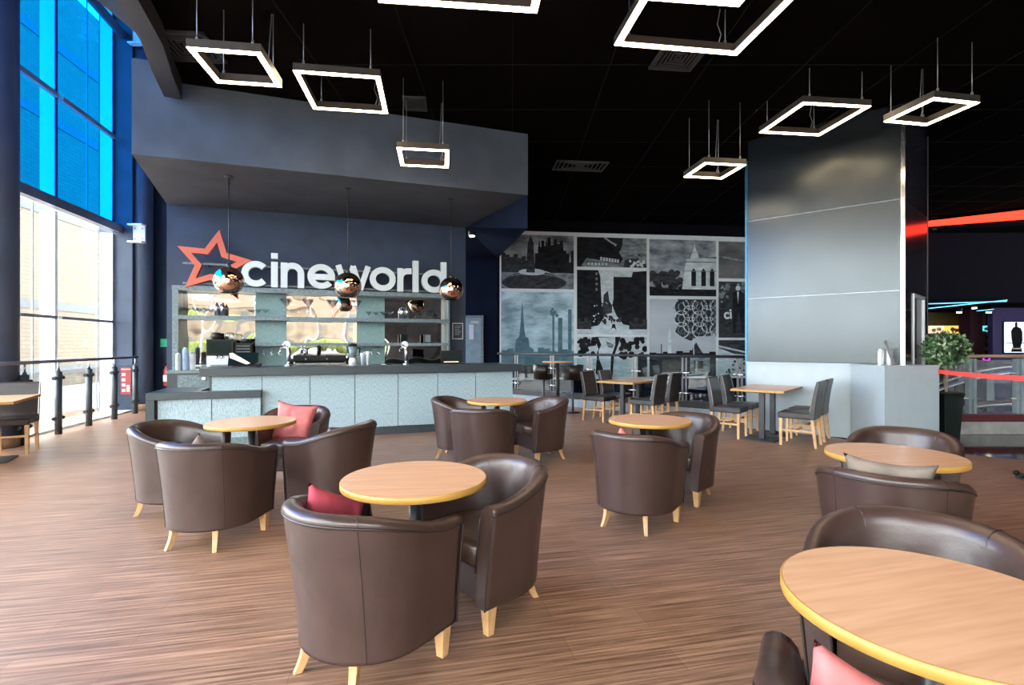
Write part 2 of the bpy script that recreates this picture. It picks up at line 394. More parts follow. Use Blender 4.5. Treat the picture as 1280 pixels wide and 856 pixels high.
# low navy dado under the mural
mb = MB(); q = [p0-MN*.03, p0+MU*8.4-MN*.03, p0+MU*8.4, p0]; mb.prism(q, -3, .42); struct('wall_dado', mb, 'navy_dark')
# camera-side and right-side walls of the building (outside the frame, they keep the far right dark)
mb = MB(); mb.box(5.0, 24, -6.2, -6, -1.3, 5.05); struct('wall_near', mb, 'near_wall')
mb = MB(); mb.box(24, 24.2, -6, 24, -1.3, 5.05); struct('wall_right', mb, 'black_wall')
mb = MB(); mb.box(-2, 24, 24, 24.2, -3, 5.05); struct('wall_far', mb, 'black_wall')
mb = MB(); mb.box(-2.2, -2, 14.3, 24, -3, 5.05); struct('wall_left', mb, 'black_wall')
# passage door
mb = MB()
def mpt(px, Y): return (px-640)/FPX*Y
xd0, xd1 = mpt(581, 13.9), mpt(601, 13.9)
mb.box(xd0, xd1, 13.90, 13.975, 0, 2.13); d1 = struct('door_1', mb, 'door')
mb = MB(); mb.box(xd1, xd1+.07, 13.88, 13.975, 0, 2.2); mb.box(xd0, xd1, 13.88, 13.975, 2.13, 2.2); obj('door_frame', mb, 'zinc', d1)
mb = MB(); mb.box(xd0+.12, xd0+.24, 13.885, 13.90, 1.55, 1.95); obj('vision_panel', mb, 'white', d1)
mb = MB(); mb.box(xd0+.16, xd1-.06, 13.87, 13.90, 1.98, 2.05); obj('door_closer', mb, 'silver', d1)

# ---- glazed wall
GD = Vector((-.222, 1)).normalized(); GN = Vector((-GD.y, GD.x))   # GN points outside (-x)
def gp(y, off=0): return Vector((WX(y), y))+GN*off
bays = [-6.0, -4.2, -2.4, -.5, 1.35, 3.25, 5.15, 7.03, 8.90, 10.68]
for i in range(len(bays)-1):
    y0, y1 = bays[i], bays[i+1]
    w = struct('window_%d' % (i+1))
    def slab(ya, yb, o0, o1, z0, z1, mb=None):
        mb = mb or MB(); mb.prism([gp(ya, o0), gp(yb, o0), gp(yb, o1), gp(ya, o1)], z0, z1); return mb
    obj('clear_pane', slab(y0, y1, .02, .03, .06, 3.72), 'glass', w)
    obj('upper_pane', slab(y0, y1, .02, .03, 3.9, 9.95), 'glass_blue' if y1 > 3 else 'glass', w, 'blue tinted pane' if y1 > 3 else None)
    m_ = slab(y1-.04, y1+.04, .04, .26, 0, 3.72); slab(y1-.04, y1+.04, .04, .26, 3.9, 9.9, m_)
    obj('mullion', m_, 'white_frame', w)
    m_ = slab(y1-.58, y1-.56, .035, .06, .06, 3.72); slab(y1-.9, y1-.885, .035, .06, 3.9, 9.9, m_)
    obj('pane_joint', m_, 'grey_frame', w)
    obj('transom', slab(y0+.03, y1-.08, -.03, .02, 1.85, 1.90), 'grey_frame', w)
    obj('transom', slab(y0+.03, y1-.08, -.05, .02, 5.66, 5.74), 'grey_frame', w)
mb = MB(); mb.prism([gp(-6, -.12), gp(11.15, -.12), gp(11.15, .02), gp(-6, .02)], 3.74, 3.90); struct('trim_3', mb, 'beam')
mb = MB(); mb.tube([(*gp(-6, -.12), 7.9), (*gp(11.0, -.12), 7.9)], .09, 12); struct('trim_4', mb, 'beam')
mb = MB(); mb.prism([gp(-6, -.30), gp(10.9, -.30), gp(10.9, .04), gp(-6, .04)], 0, .035); struct('trim_5', mb, 'white_frame')
mb = MB(); mb.prism([gp(10.70, .12), gp(10.70, -.3), gp(10.80, -.30), gp(10.80, .12)], 0, 10); mb.prism([gp(10.80, .0), gp(11.4, .0), gp(11.4, .12), gp(10.80, .12)], 0, 10); struct('wall_end', mb, 'navy')
for z in (3.70, 7.85):          # white steel brackets at the end of the beams
    t = thing('beam_bracket', 'white bolted steel bracket at the %s end of the %s window beam' % ('right', 'lower' if z < 5 else 'upper'), 'bracket', (*gp(10.72, -.42), z))
    mb = MB(); mb.box(-.12, .14, -.03, 0, -.14, .22); mb.box(-.14, .16, -.16, -.02, -.16, -.13); mb.box(-.14, .16, -.16, -.02, .20, .23); obj('plate', mb, 'white_frame', t)
    mb = MB()
    for a in (-.07, .09):
        for b in (-.07, .15): mb.tube([(a, -.03, b), (a, -.05, b)], .018, 8)
    obj('bolt', mb, 'grey_frame', t)
# outside: brick building, paving
mb = MB(); mb.box(-40, 12, -32, 24, -.4, -.25); struct('ground', mb, 'paving')
bt = thing('brick_building', 'cream brick building seen outside through the tall windows', 'building', (-15.5, 10, -.25))
def brick_wall(name, x0, y0, x1, y1, z1, bands):
    bm = bmesh.new(); uv = bm.loops.layers.uv.new('UVMap'); L = math.hypot(x1-x0, y1-y0)
    n = Vector((-(y1-y0), x1-x0)).normalized()*.3
    vs = [bm.verts.new(p) for p in ((x0, y0, 0), (x1, y1, 0), (x1, y1, z1), (x0, y0, z1), (x0+n.x, y0+n.y, 0), (x1+n.x, y1+n.y, 0), (x1+n.x, y1+n.y, z1), (x0+n.x, y0+n.y, z1))]
    for f in ((0, 1, 2, 3), (5, 4, 7, 6), (4, 0, 3, 7), (1, 5, 6, 2), (3, 2, 6, 7)):
        fc = bm.faces.new([vs[i] for i in f])
        for lp in fc.loops:
            c = lp.vert.co; lp[uv].uv = (math.hypot(c.x-x0, c.y-y0), c.z)
    me = bpy.data.meshes.new(name); bm.to_mesh(me); bm.free(); me.materials.append(M['brick'])
    o = bpy.data.objects.new(name, me); C.objects.link(o); o.parent = bt
    d = Vector((x1-x0, y1-y0)).normalized(); m = Vector((d.y, -d.x))
    for z in bands:
        a = Vector((x0, y0)); b = Vector((x1, y1))
        mb = MB(); mb.prism([a-m*.02, b-m*.02, b+m*.04, a+m*.04], z, z+.34); obj('stone_band', mb, 'band', bt)
brick_wall('brick_wall', -1.5, 4.5, -3.0, 14, 16, (.5, 3.0, 6.6, 10.2, 13.2))
brick_wall('low_brick_wall', 1.0, -28, -1.5, 4.4, 1.6, (.5,))  # unseen stretch, kept low so more sky light enters the room

w = struct('window_10')
for x in (-7.6, -5.5, -3.4, -1.3, .8, 2.9, 4.9):
    mb = MB(); mb.box(x-.05, x+.05, -6.2, -6.02, 0, 4.85); obj('mullion', mb, 'white_frame', w)
mb = MB(); mb.box(-7.6, 4.9, -6.15, -6.07, 1.85, 1.91); obj('transom', mb, 'grey_frame', w)
mb = MB(); mb.box(-7.6, 4.9, -6.12, -6.11, 0, 4.85); obj('clear_pane', mb, 'glass', w)
bt = thing('terrace_building', 'tan building with a tiled roof reflected in the bar mirrors', 'building', (6, -30, -.25))
mb = MB(); mb.box(-16, 22, -6, 0, 0, 5.2); obj('wall', mb, 'tan_wall', bt)
mb = MB(); mb.add([(-16.5, .4, 5.2), (22.5, .4, 5.2), (22.5, -3, 7.2), (-16.5, -3, 7.2), (-16.5, -6.4, 5.2), (22.5, -6.4, 5.2)], [(0, 1, 2, 3), (3, 2, 5, 4), (0, 3, 4), (1, 5, 2), (0, 4, 5, 1)], False); obj('roof', mb, 'tile_roof', bt)
for k in range(9):
    mb = MB(); mb.box(-14+4*k, -12.4+4*k, 0, .05, 1.6, 3.6); f_ = obj('window', mb, 'dark_pane', bt)
hg = MB()
for k in range(40):
    hg.sphere((-9+k*.8, -20+rng0.uniform(-.5, .5), .7+rng0.uniform(0, .5)), rng0.uniform(.8, 1.2), 10, 7, (1, .8, 1))
tag(obj('hedge', hg, 'hedge_green'), 'yellow-green hedge reflected in the bar mirrors', 'hedge')['kind'] = 'stuff'
# ================================================================== COLUMNS, RAILINGS
def column(x, y, r, h, label, skirt):
    t = thing('round_column', label, 'column', (x, y, 0))
    mb = MB(); mb.lathe([(r, 0), (r, h)], 40); obj('shaft', mb, 'column', t)
    mb = MB(); mb.lathe([(r+.012, 0), (r+.012, .13), (r+.002, .14)], 40); obj('skirting', mb, 'skirt', t)
column(-7.05, 6.98, .25, 9.9, 'thick round blue-grey column at the left edge beside the dining table', True)
column(-7.98, 11.05, .20, 9.9, 'slim round blue-grey column in the corner behind the window rail', True)

rp = [fl(31, 556), fl(73, 542.4), fl(111.2, 532), fl(143, 523.7), fl(169, 516.8)]
bal = thing('window_balustrade', 'grey handrail on dark posts running along the tall windows', 'railing', (rp[2].x, rp[2].y, 0))
off = Vector((rp[2].x, rp[2].y, 0))
rd = (rp[4]-rp[0]).normalized(); rn = Vector((rd.y, -rd.x))
mb = MB(); a = rp[0]-rd*1.0; b = rp[4]+rd*.10
mb.tube([Vector((a.x, a.y, 1.15))-off, Vector((b.x, b.y, 1.15))-off], .026, 12); obj('handrail', mb, 'beam', bal)
for i, p in enumerate(rp):
    q = Vector((p.x, p.y, 0))-off
    mb = MB(); mb.tube([q, q+Vector((0, 0, .98))], .048, 14); mb.tube([q+Vector((0, 0, .98)), q+Vector((0, 0, 1.02))], [.03, .02], 10)
    po = obj('post', mb, 'rail_post', bal)
    mb = MB(); mb.tube([q+Vector((0, 0, 1.0)), q+Vector((0, 0, 1.13))], .012, 8); obj('stem', mb, 'chrome', po)
    for z in (.25, .88):
        for sgn in (-1, 1):
            mb = MB(); e = Vector((rd.x, rd.y, 0))*sgn
            mb.tube([q+e*.04+Vector((0, 0, z)), q+e*.115+Vector((0, 0, z))], .016, 8); mb.tube([q+e*.085+Vector((0, 0, z)), q+e*.125+Vector((0, 0, z))], .030, 10)
            [obj('glass_clamp', m_, 'steel_dark', po) for m_ in [mb]]
for i in range(4):
    a = rp[i]+rd*.09; b = rp[i+1]-rd*.09; n = rn*.005
    mb = MB(); mb.prism([a-n-off.xy, b-n-off.xy, b+n-off.xy, a+n-off.xy], .12, 1.0); obj('glass_panel', mb, 'glass', bal)

# far balustrade in front of the mural
R0 = Vector((.02, 12.8)); R1 = Vector((4.30, 9.40)); RD = (R1-R0).normalized(); RN = Vector((-RD.y, RD.x))
fb = thing('glass_balustrade', 'glass balustrade with dark handrail in front of the photo mural', 'railing', (R0.x, R0.y, 0))
def rl(t, o=0): return (RD*t*(R1-R0).length+RN*o)
Lb = (R1-R0).length
mb = MB(); mb.prism([rl(-.09, -.10), rl(1.0, -.10), rl(1.0, .12), rl(-.09, .12)], 0.0, .18); obj('kerb', mb, 'kerb', fb)
mb = MB(); mb.prism([rl(-.09, -.11), rl(1.0, -.11), rl(1.0, .13), rl(-.09, .13)], .18, .30); obj('black_channel', mb, 'steel_dark', fb)
hr = [Vector((*rl(-.10, .35), 1.17)), Vector((*rl(-.105, .1), 1.18)), Vector((*rl(-.09, 0), 1.18)), Vector((*rl(1.0), 1.18))]
mb = MB(); mb.tube(hr, .028, 10); obj('handrail', mb, 'steel_dark', fb)
for t_ in (.02, .2155, .40, .60, .79, .98):
    mb = MB()
    for o_ in (-.035, .035):
        c = RD*(t_*Lb+o_); mb.box(c.x-.012, c.x+.012, c.y-.03, c.y+.03, .25, 1.15)
    po = obj('post', mb, 'silver', fb)
    mb = MB()
    for z in (.45, .85):
        c = RD*(t_*Lb)
        mb = MB(); mb.tube([(c.x-RD.x*.13, c.y-RD.y*.13-.02, z), (c.x+RD.x*.13, c.y+RD.y*.13-.02, z)], .02, 8); obj('glass_clamp', mb, 'chrome', po)
for a, b in ((.03, .20), (.23, .385), (.415, .585), (.615, .775), (.805, .965), (-.08, .01)):
    mb = MB(); mb.prism([rl(a, -.006), rl(b, -.006), rl(b, .006), rl(a, .006)], .30, 1.10); obj('glass_panel', mb, 'glass_bal', fb)

# ================================================================== MURAL
mural = thing('photo_mural', 'large wall mural of black and white city photographs in white borders', 'mural', (MA.x, MA.y, 0))
mural.rotation_euler = (0, 0, math.atan2(MU.y, MU.x))
def mxy(px, py):               # pixel -> mural local x,z on its plane
    k = (px-640)/FPX; m = MN.dot(MA); Y = m/(MN.x*k+MN.y); s = MU.x*(k*Y)+MU.y*Y - MU.dot(MA)
    return s, H0+(HY-py)/FPX*Y
MW = 8.2
zt = 4.53; zb = .44
mb = MB(); mb.box(0.02, MW, -.012, 0.0, zb, zt); obj('white_border', mb, 'p_border', mural)
class Pic:
    """printed photograph: flat shapes laid on one thin sheet, coordinates 0..1"""
    def __init__(s, x0, x1, z0, z1): s.r = (x0, x1, z0, z1); s.mb = MB(); s.mats = []; s.k = 0
    def mi(s, m):
        if m not in s.mats: s.mats.append(m)
        return s.mats.index(m)
    def P(s, u, v): x0, x1, z0, z1 = s.r; return x0+(x1-x0)*u, z0+(z1-z0)*v
    def poly(s, pts, m):
        s.mb.cur = s.mi(m); s.k += 1; y = -.016-.0006*s.k
        pp = [(max(0, min(1, u)), max(0, min(1, v))) for u, v in pts]
        vs = [(s.P(u, v)[0], y, s.P(u, v)[1]) for u, v in pp]
        s.mb.add(vs, [tuple(range(len(vs)))], False)
    def rect(s, u0, u1, v0, v1, m): s.poly([(u0, v0), (u1, v0), (u1, v1), (u0, v1)], m)
    def ring(s, cu, cv, r, w, m, n=20):
        x0, x1, z0, z1 = s.r; ar = (x1-x0)/(z1-z0)
        s.mb.cur = s.mi(m); s.k += 1; y = -.016-.0006*s.k
        for i in range(n):
            a, b = 2*PI*i/n, 2*PI*(i+1)/n
            q = [(cu+rr*math.cos(t)/ar, cv+rr*math.sin(t)) for rr, t in ((r, a), (r, b), (r-w, b), (r-w, a))]
            if all(0 <= u <= 1 and 0 <= v <= 1 for u, v in q):
                s.mb.add([(s.P(u, v)[0], y, s.P(u, v)[1]) for u, v in q], [(0, 1, 2, 3)], False)
    def disc(s, cu, cv, r, m, n=14, sq=1.):
        x0, x1, z0, z1 = s.r; ar = (x1-x0)/(z1-z0)
        s.poly([(cu+r*math.cos(2*PI*i/n)/ar, cv+sq*r*math.sin(2*PI*i/n)) for i in range(n)], m)
    def skyline(s, u0, u1, base, tops, m):
        n = len(tops); pts = [(u0, base)]
        for i, t in enumerate(tops):
            a = u0+(u1-u0)*i/n; b = u0+(u1-u0)*(i+1)/n; pts += [(a, t), (b, t)]
        pts.append((u1, base)); s.poly(pts, m)
    def blobs(s, n, u0, u1, v0, v1, r, m, rng):
        for _ in range(n): s.disc(rng.uniform(u0, u1), rng.uniform(v0, v1), r*rng.uniform(.5, 1.2), m, 7)
    def done(s, label):
        x0, x1, z0, z1 = s.r
        s.mb.cur = s.mi(s.base); s.mb.box(x0, x1, -.016, -.012, z0, z1)
        o = obj('photo_print', s.mb, s.mats, mural, label); return o
rng = random.Random(3)
X = [mxy(px, 400)[0] for px in (626.5, 717, 721, 808, 811.5, 894.5, 898, 960)]
def zrow(px, py): return mxy(px, py)[1]
# column 1
p = Pic(X[0], X[1], zrow(672, 361), 4.43); p.base = 'p_sky1'
p.rect(0, 1, 0, .34, 'p_md'); p.skyline(0, .5, .3, [.66, .62, .58, .64, .56, .60, .52, .5, .48], 'p_dk')
p.skyline(.46, .98, .3, [.66, .78, .9, .8, .96, .82, .93, .84, .9, .72, .66, .5], 'p_blk')
for u, h in ((.52, .95), (.62, .99), (.74, .98), (.84, .94)): p.poly([(u-.02, .7), (u+.02, .7), (u, h)], 'p_blk')
p.rect(.96, 1, .3, .72, 'p_blk')
for i in range(4): p.disc(.45, .26-.05*i, .34+.09*i, ('p_lt', 'p_dk', 'p_md', 'p_dk')[i], 24, .26)
p.disc(.42, .31, .25, 'p_lt', 24, .25)
p.poly([(.34, .30), (.46, .30), (.44, .84), (.42, .92), (.40, .98), (.38, .92), (.36, .84)], 'p_dk')
p.done('fountain square with a stone obelisk and gothic buildings')
p = Pic(X[0], X[1], .50, zrow(672, 365)); p.base = 'p_sky2'
p.rect(0, 1, 0, .30, 'p_teal'); p.skyline(0, 1, .1, [.32, .34, .31, .36, .33, .30, .35, .34, .31, .30, .33, .31], 'p_teal')
p.poly([(.18, .30), (.20, .44), (.245, .48), (.255, .56), (.285, .91), (.315, .56), (.33, .48), (.37, .46), (.385, .36), (.44, .33), (.45, .28)], 'p_teal')
p.rect(.70, .73, .2, .74, 'p_teal'); p.rect(.78, .84, .3, .70, 'p_teal'); p.rect(.92, .97, .25, .8, 'p_teal'); p.blobs(8, .68, .78, .66, .80, .022, 'p_teal', rng)
p.rect(0, 1, 0, .14, 'p_dk')
p.done('church spire against bright clouds')
# column 2
p = Pic(X[2], X[3], zrow(765, 334), 4.41); p.base = 'p_md'
p.poly([(0, 0), (0, 1), (.66, 1), (.64, .68), (.6, .5), (.66, .28), (.6, .1), (.5, 0)], 'p_blk')
p.poly([(.06, .05), (.14, .30), (.6, .12), (.62, .0), (.1, 0)], 'p_md')
for i in range(7): p.rect(.33+.04*i, .36+.04*i, .22-.012*i, .34-.012*i, 'p_lt')
for i in range(6): p.rect(.15+.05*i, .18+.05*i, .06, .14, 'p_lt')
p.poly([(.66, 0), (.68, .25), (.8, .32), (.9, .26), (1, .1), (1, 0)], 'p_dk'); p.blobs(10, .7, .97, .02, .22, .06, 'p_lt', rng); p.blobs(6, .7, .9, .2, .45, .05, 'p_dk', rng)
p.done('curved dark cinema building at night')
p = Pic(X[2], X[3], zrow(765, 418), zrow(765, 338)); p.base = 'p_lt'
p.poly([(0, .08), (0, 1), (.30, 1), (.33, .9), (.35, .5), (.40, .46), (.38, .25), (.3, .14)], 'p_blk')
p.poly([(1, .08), (1, 1), (.8, .98), (.78, .9), (.52, .9), (.52, .55), (.50, .46), (.56, .3), (.66, .16)], 'p_blk')
p.poly([(.36, .3), (.38, .62), (.44, .68), (.46, .52), (.50, .46), (.50, .34)], 'p_dk')
p.blobs(26, .30, .62, .16, .34, .022, 'p_dk', rng); p.blobs(14, .2, .44, .2, .5, .012, 'p_lt', rng)
for v in (.92, .84, .76, .68): p.rect(.26, .29, v, v+.04, 'p_md')
p.rect(0, 1, 0, .09, 'p_lt'); p.blobs(1, .51, .52, .13, .14, .03, 'p_blk', rng); p.poly([(.47, .06), (.50, .14), (.54, .14), (.56, .06), (.53, .1), (.5, .1)], 'p_blk')
p.skyline(.0, .2, .08, [.24, .2, .26, .22], 'p_dk'); p.skyline(.74, 1, .08, [.2, .26, .18, .24], 'p_dk')
p.done('view down a city street between dark buildings')
p = Pic(X[2], X[3], .50, zrow(765, 421)); p.base = 'p_lt'
p.blobs(26, .02, .26, .55, .98, .07, 'p_blk', rng); p.blobs(26, .6, .98, .5, .98, .08, 'p_blk', rng)
p.poly([(.25, 1), (.27, .85), (.3, .7), (.28, .6), (.26, .1), (.32, 0), (.5, 0), (.52, .5), (.6, .9), (.62, 1)], 'p_blk')
p.poly([(.3, .98), (.34, .8), (.3, .65), (.31, .45), (.4, .05), (.47, .1), (.48, .5), (.54, .8), (.54, 1)], 'p_lt')
p.poly([(.40, .9), (.46, .86), (.52, .8), (.50, .72), (.44, .74)], 'p_md'); p.skyline(.86, 1, 0, [.5, .62, .5], 'p_dk')
p.done('silhouette of people sitting by bright water')
# column 3
p = Pic(X[4], X[5], zrow(852, 370), 4.40); p.base = 'p_sky1'
p.blobs(30, 0, .48, .16, .44, .07, 'p_dk', rng); p.poly([(0, 0), (0, .16), (.4, .12), (1, .15), (1, 0)], 'p_blk'); p.blobs(12, .1, .7, .05, .2, .05, 'p_blk', rng)
p.poly([(.48, .12), (.52, .5), (.55, .66), (.60, .66), (.62, .74), (.66, .86), (.67, .96), (.68, .86), (.72, .76), (.74, .68), (1, .70), (1, .12)], 'p_lt')
for u in (.62, .77, .90): p.poly([(u, .18), (u+.07, .18), (u+.07, .44), (u+.035, .50), (u, .44)], 'p_blk')
p.rect(.5, 1, .60, .62, 'p_md'); p.rect(.5, 1, .44, .45, 'p_md'); p.poly([(.76, .68), (.84, .70), (.85, .78), (.86, .70), (1, .71), (1, .68)], 'p_md')
p.done('domed cathedral with arched windows and trees')
p = Pic(X[4], X[5], .50, zrow(852, 374)); p.base = 'p_skyl'
p.rect(0, 1, 0, .30, 'p_dk'); p.skyline(0, 1, .26, [.31, .30, .32, .30, .33, .31, .34, .31, .30, .32], 'p_blk')
p.poly([(.27, .3), (.28, .56), (.30, .63), (.32, .56), (.33, .3)], 'p_lt'); p.rect(.17, .185, .3, .42, 'p_dk'); p.poly([(.62, .30), (.66, .40), (.70, .44), (.74, .38), (.80, .30)], 'p_dk')
p.poly([(.40, .98), (.35, .88), (.42, .82), (.36, .72), (.44, .68), (.38, .58), (.5, .5), (.62, .46), (.72, .52), (.9, .52), (1, .6), (1, 1), (.42, 1)], 'p_dk')
for i in range(5):
    for j in range(3):
        cu, cv = .48+.135*i, .60+.15*j+(.07 if i % 2 else 0)
        p.ring(cu, cv, .11, .016, 'p_lt', 18); p.ring(cu, cv, .055, .012, 'p_md', 12)
for i in range(8):
    u = .44+.07*i; p.poly([(u, .52), (u+.008, .52), (u+.20, .98), (u+.19, .98)], 'p_md'); p.poly([(u+.2, .52), (u+.208, .52), (u, .98), (u-.01, .98)], 'p_blk')
p.poly([(.65, .20), (.645, .5), (.655, .5), (.67, .20)], 'p_lt'); p.rect(.6, .9, .05, .26, 'p_md'); p.rect(.66, .8, .1, .2, 'p_blk')
p.done('tower beside a lattice of interlocking rings')
# column 4
p = Pic(X[6], X[7], zrow(915, 348), 4.39); p.base = 'p_sky3'; p.poly([(0, .55), (.6, .45), (.6, .48), (0, .62)], 'p_md'); p.done('plain dusk sky')
p = Pic(X[6], X[7], zrow(915, 422), zrow(915, 352)); p.base = 'p_dk'
p.blobs(14, .0, .22, .6, .96, .04, 'p_md', rng); p.blobs(8, .3, .6, .8, .96, .04, 'p_md', rng)
p.disc(.38, .88, .045, 'p_lt'); p.poly([(.27, .8), (.36, .84), (.42, .84), (.52, .78), (.55, .45), (.5, .42), (.52, .08), (.46, .08), (.41, .42), (.38, .42), (.33, .08), (.27, .08), (.28, .44)], 'p_blk')
p.poly([(.36, .82), (.40, .82), (.38, .6)], 'p_lt'); p.disc(.56, .84, .04, 'p_md'); p.poly([(.52, .8), (.6, .8), (.64, .4), (.6, .1), (.52, .1)], 'p_blk')
ph = p.done('dark photo of suited men on a red carpet')
p = Pic(X[6], X[7], .50, zrow(915, 425)); p.base = 'p_dk'
p.poly([(0, .5), (0, .78), (.3, .62), (.6, .58), (.6, 0), (0, 0)], 'p_lt'); p.blobs(20, .1, .6, .1, .5, .05, 'p_dk', rng); p.poly([(0, .80), (.6, .62), (.6, .66), (0, .86)], 'p_lt')
p.done('bright railway lines beside water')

def text_mesh(txt, size, bold=.0, extr=.002):
    cu = bpy.data.curves.new('t', 'FONT'); cu.body = txt; cu.size = size; cu.offset = bold; cu.extrude = extr; cu.align_x = 'CENTER'; cu.align_y = 'CENTER'; cu.resolution_u = 3
    o = bpy.data.objects.new('t', cu); C.objects.link(o)
    me = bpy.data.meshes.new_from_object(o.evaluated_get(bpy.context.evaluated_depsgraph_get()))
    bpy.data.objects.remove(o); return me
def text_obj(name, txt, size, mat, parent, loc, rot=(PI/2, 0, 0), bold=0., extr=.002):
    me = text_mesh(txt, size, bold, extr); me.materials.clear(); me.materials.append(M[mat])
    o = bpy.data.objects.new(name, me); C.objects.link(o); o.parent = parent; o.location = loc; o.rotation_euler = rot; return o
xc, zc = mxy(909, 393); text_obj('printed_word', 'ci', .40, 'p_border', mural, (xc, -.034, zc), (PI/2, math.radians(-4), 0), .012, .001)
xc, zc = mxy(762.5, 302); text_obj('printed_word', 'cineworld', .10, 'p_border', mural, (xc, -.034, zc), (PI/2, math.radians(32), 0), .001, .001)

# ================================================================== BAR
ML = 8.19
s_l = sx(264, ML); s_r = sx(641, ML)
bar = thing('bar_counter', 'long bar with dark granite top and pale teal ribbed front panels', 'counter', (*sm_(0, ML), 0), BRZ)
def bl(m): return m-ML
edges = [sx(p_, ML) for p_ in (264, 327.5, 387.5, 443.6, 497.5, 547, 594.5, 641)]
mb = MB(); mb.box(s_l+.01, s_r-.02, .03, .70, 0.0, .96); mb.box(s_l+.02, s_r-.05, .06, .66, 0, .12); obj('carcass', mb, 'teal_back', bar)
for a, b in zip(edges[:-1], edges[1:]):
    mb = MB(); mb.box(a+.006, b-.006, 0, .03, .13, .96); obj('front_panel', mb, 'teal_rib', bar)
mb = MB(); mb.box(s_l, s_r-.05, .015, .05, 0, .125); obj('kickboard', mb, 'granite', bar)
mb = MB(); mb.box(s_l-.13, s_r+.13, -.10, .76, .96, 1.075); obj('worktop', mb, 'granite', bar, bevel=.006)
mb = MB(); mb.box(s_l-.02, s_l+.01, 0, .7, 0, .96); obj('end_panel', mb, 'granite', bar)
# low counter
lw = thing('low_counter', 'lower granite-topped service counter joined to the left end of the bar', 'counter', (*sm_(0, ML), 0), BRZ)
a0 = sx(183, ML-.10); a1 = sx(327, ML-.10)
mb = MB(); mb.box(a0, a1, -.14, -.012, .655, .755); mb.box(a0, s_l-.14, -.012, .80, .655, .755); obj('worktop', mb, 'granite', lw, bevel=.005)
mb = MB(); mb.box(a0, a0+.10, -.14, .80, 0, .655); obj('waterfall_end', mb, 'granite', lw)
e2 = [a0+.12, sx(264.5, ML-.09), sx(327, ML-.09)-.01]
for a, b in zip(e2[:-1], e2[1:]):
    mb = MB(); mb.box(a+.005, b-.005, -.09, -.02, .10, .655); obj('front_panel', mb, 'teal_rib', lw)
mb = MB(); mb.box(a0+.10, a1-.02, -.075, -.02, 0, .10); obj('kickboard', mb, 'zinc', lw)

# back shelving
MS = 10.05; sh0 = sx(215, MS); sh1 = sx(562, MS)
shf = thing('back_bar_shelving', 'tall blue-grey back bar shelving with mirror and teal back panels', 'shelving', (*sm_(0, MS), 0), BRZ)
bk = 10.39-MS-.005
mb = MB(); mb.box(sh0, sh0+.09, 0, bk, .98, 2.40); obj('side_panel', mb, 'zinc', shf)
mb = MB(); mb.box(sh1-.04, sh1, 0, bk, .98, 2.40); obj('side_panel', mb, 'zinc', shf)
mb = MB(); mb.box(sh0, sh1, -.02, bk, 2.33, 2.41); obj('top_board', mb, 'zinc', shf)
mb = MB(); mb.box(sh0+.09, sh1-.04, -.01, bk-.03, 1.84, 1.905); obj('shelf', mb, 'zinc', shf)
sm0 = sx(319, MS)
mb = MB(); mb.box(sm0, sh1-.04, -.01, bk-.03, 1.38, 1.435); obj('shelf', mb, 'zinc', shf)
divs = [(222, 319, 'mirror'), (319, 358, 'teal_back'), (358, 446, 'mirror'), (446, 481, 'teal_back'), (481, 552, 'mirror'), (552, 562, 'cream')]
for a, b, m in divs:
    mb = MB(); mb.box(sx(a, 10.33), sx(b, 10.33), bk-.03, bk, .98, 2.33)
    obj('mirror_panel' if m == 'mirror' else 'back_panel', mb, m, shf)
# back counter
bc = thing('back_counter', 'blue-grey back counter with undercounter fridge below the shelving', 'counter', (*sm_(0, 9.78), 0), BRZ)
mb = MB(); mb.box(sh0-.02, sh1, 0, .60, .93, .975); obj('worktop', mb, 'zinc', bc)
mb = MB(); mb.box(sh0, sh1-.02, .03, .58, 0, .93); obj('cabinet', mb, 'granite', bc)
f0 = sx(222, 9.8); f1 = sx(262, 9.8)
mb = MB(); mb.box(f0, f1, .005, .03, .1, .90); fd = obj('fridge_door', mb, 'zinc', bc)
mb = MB(); mb.tube([(f1-.08, .0, .84), (f1-.08, -.03, .84)], .03, 10); obj('lock', mb, 'chrome', fd)

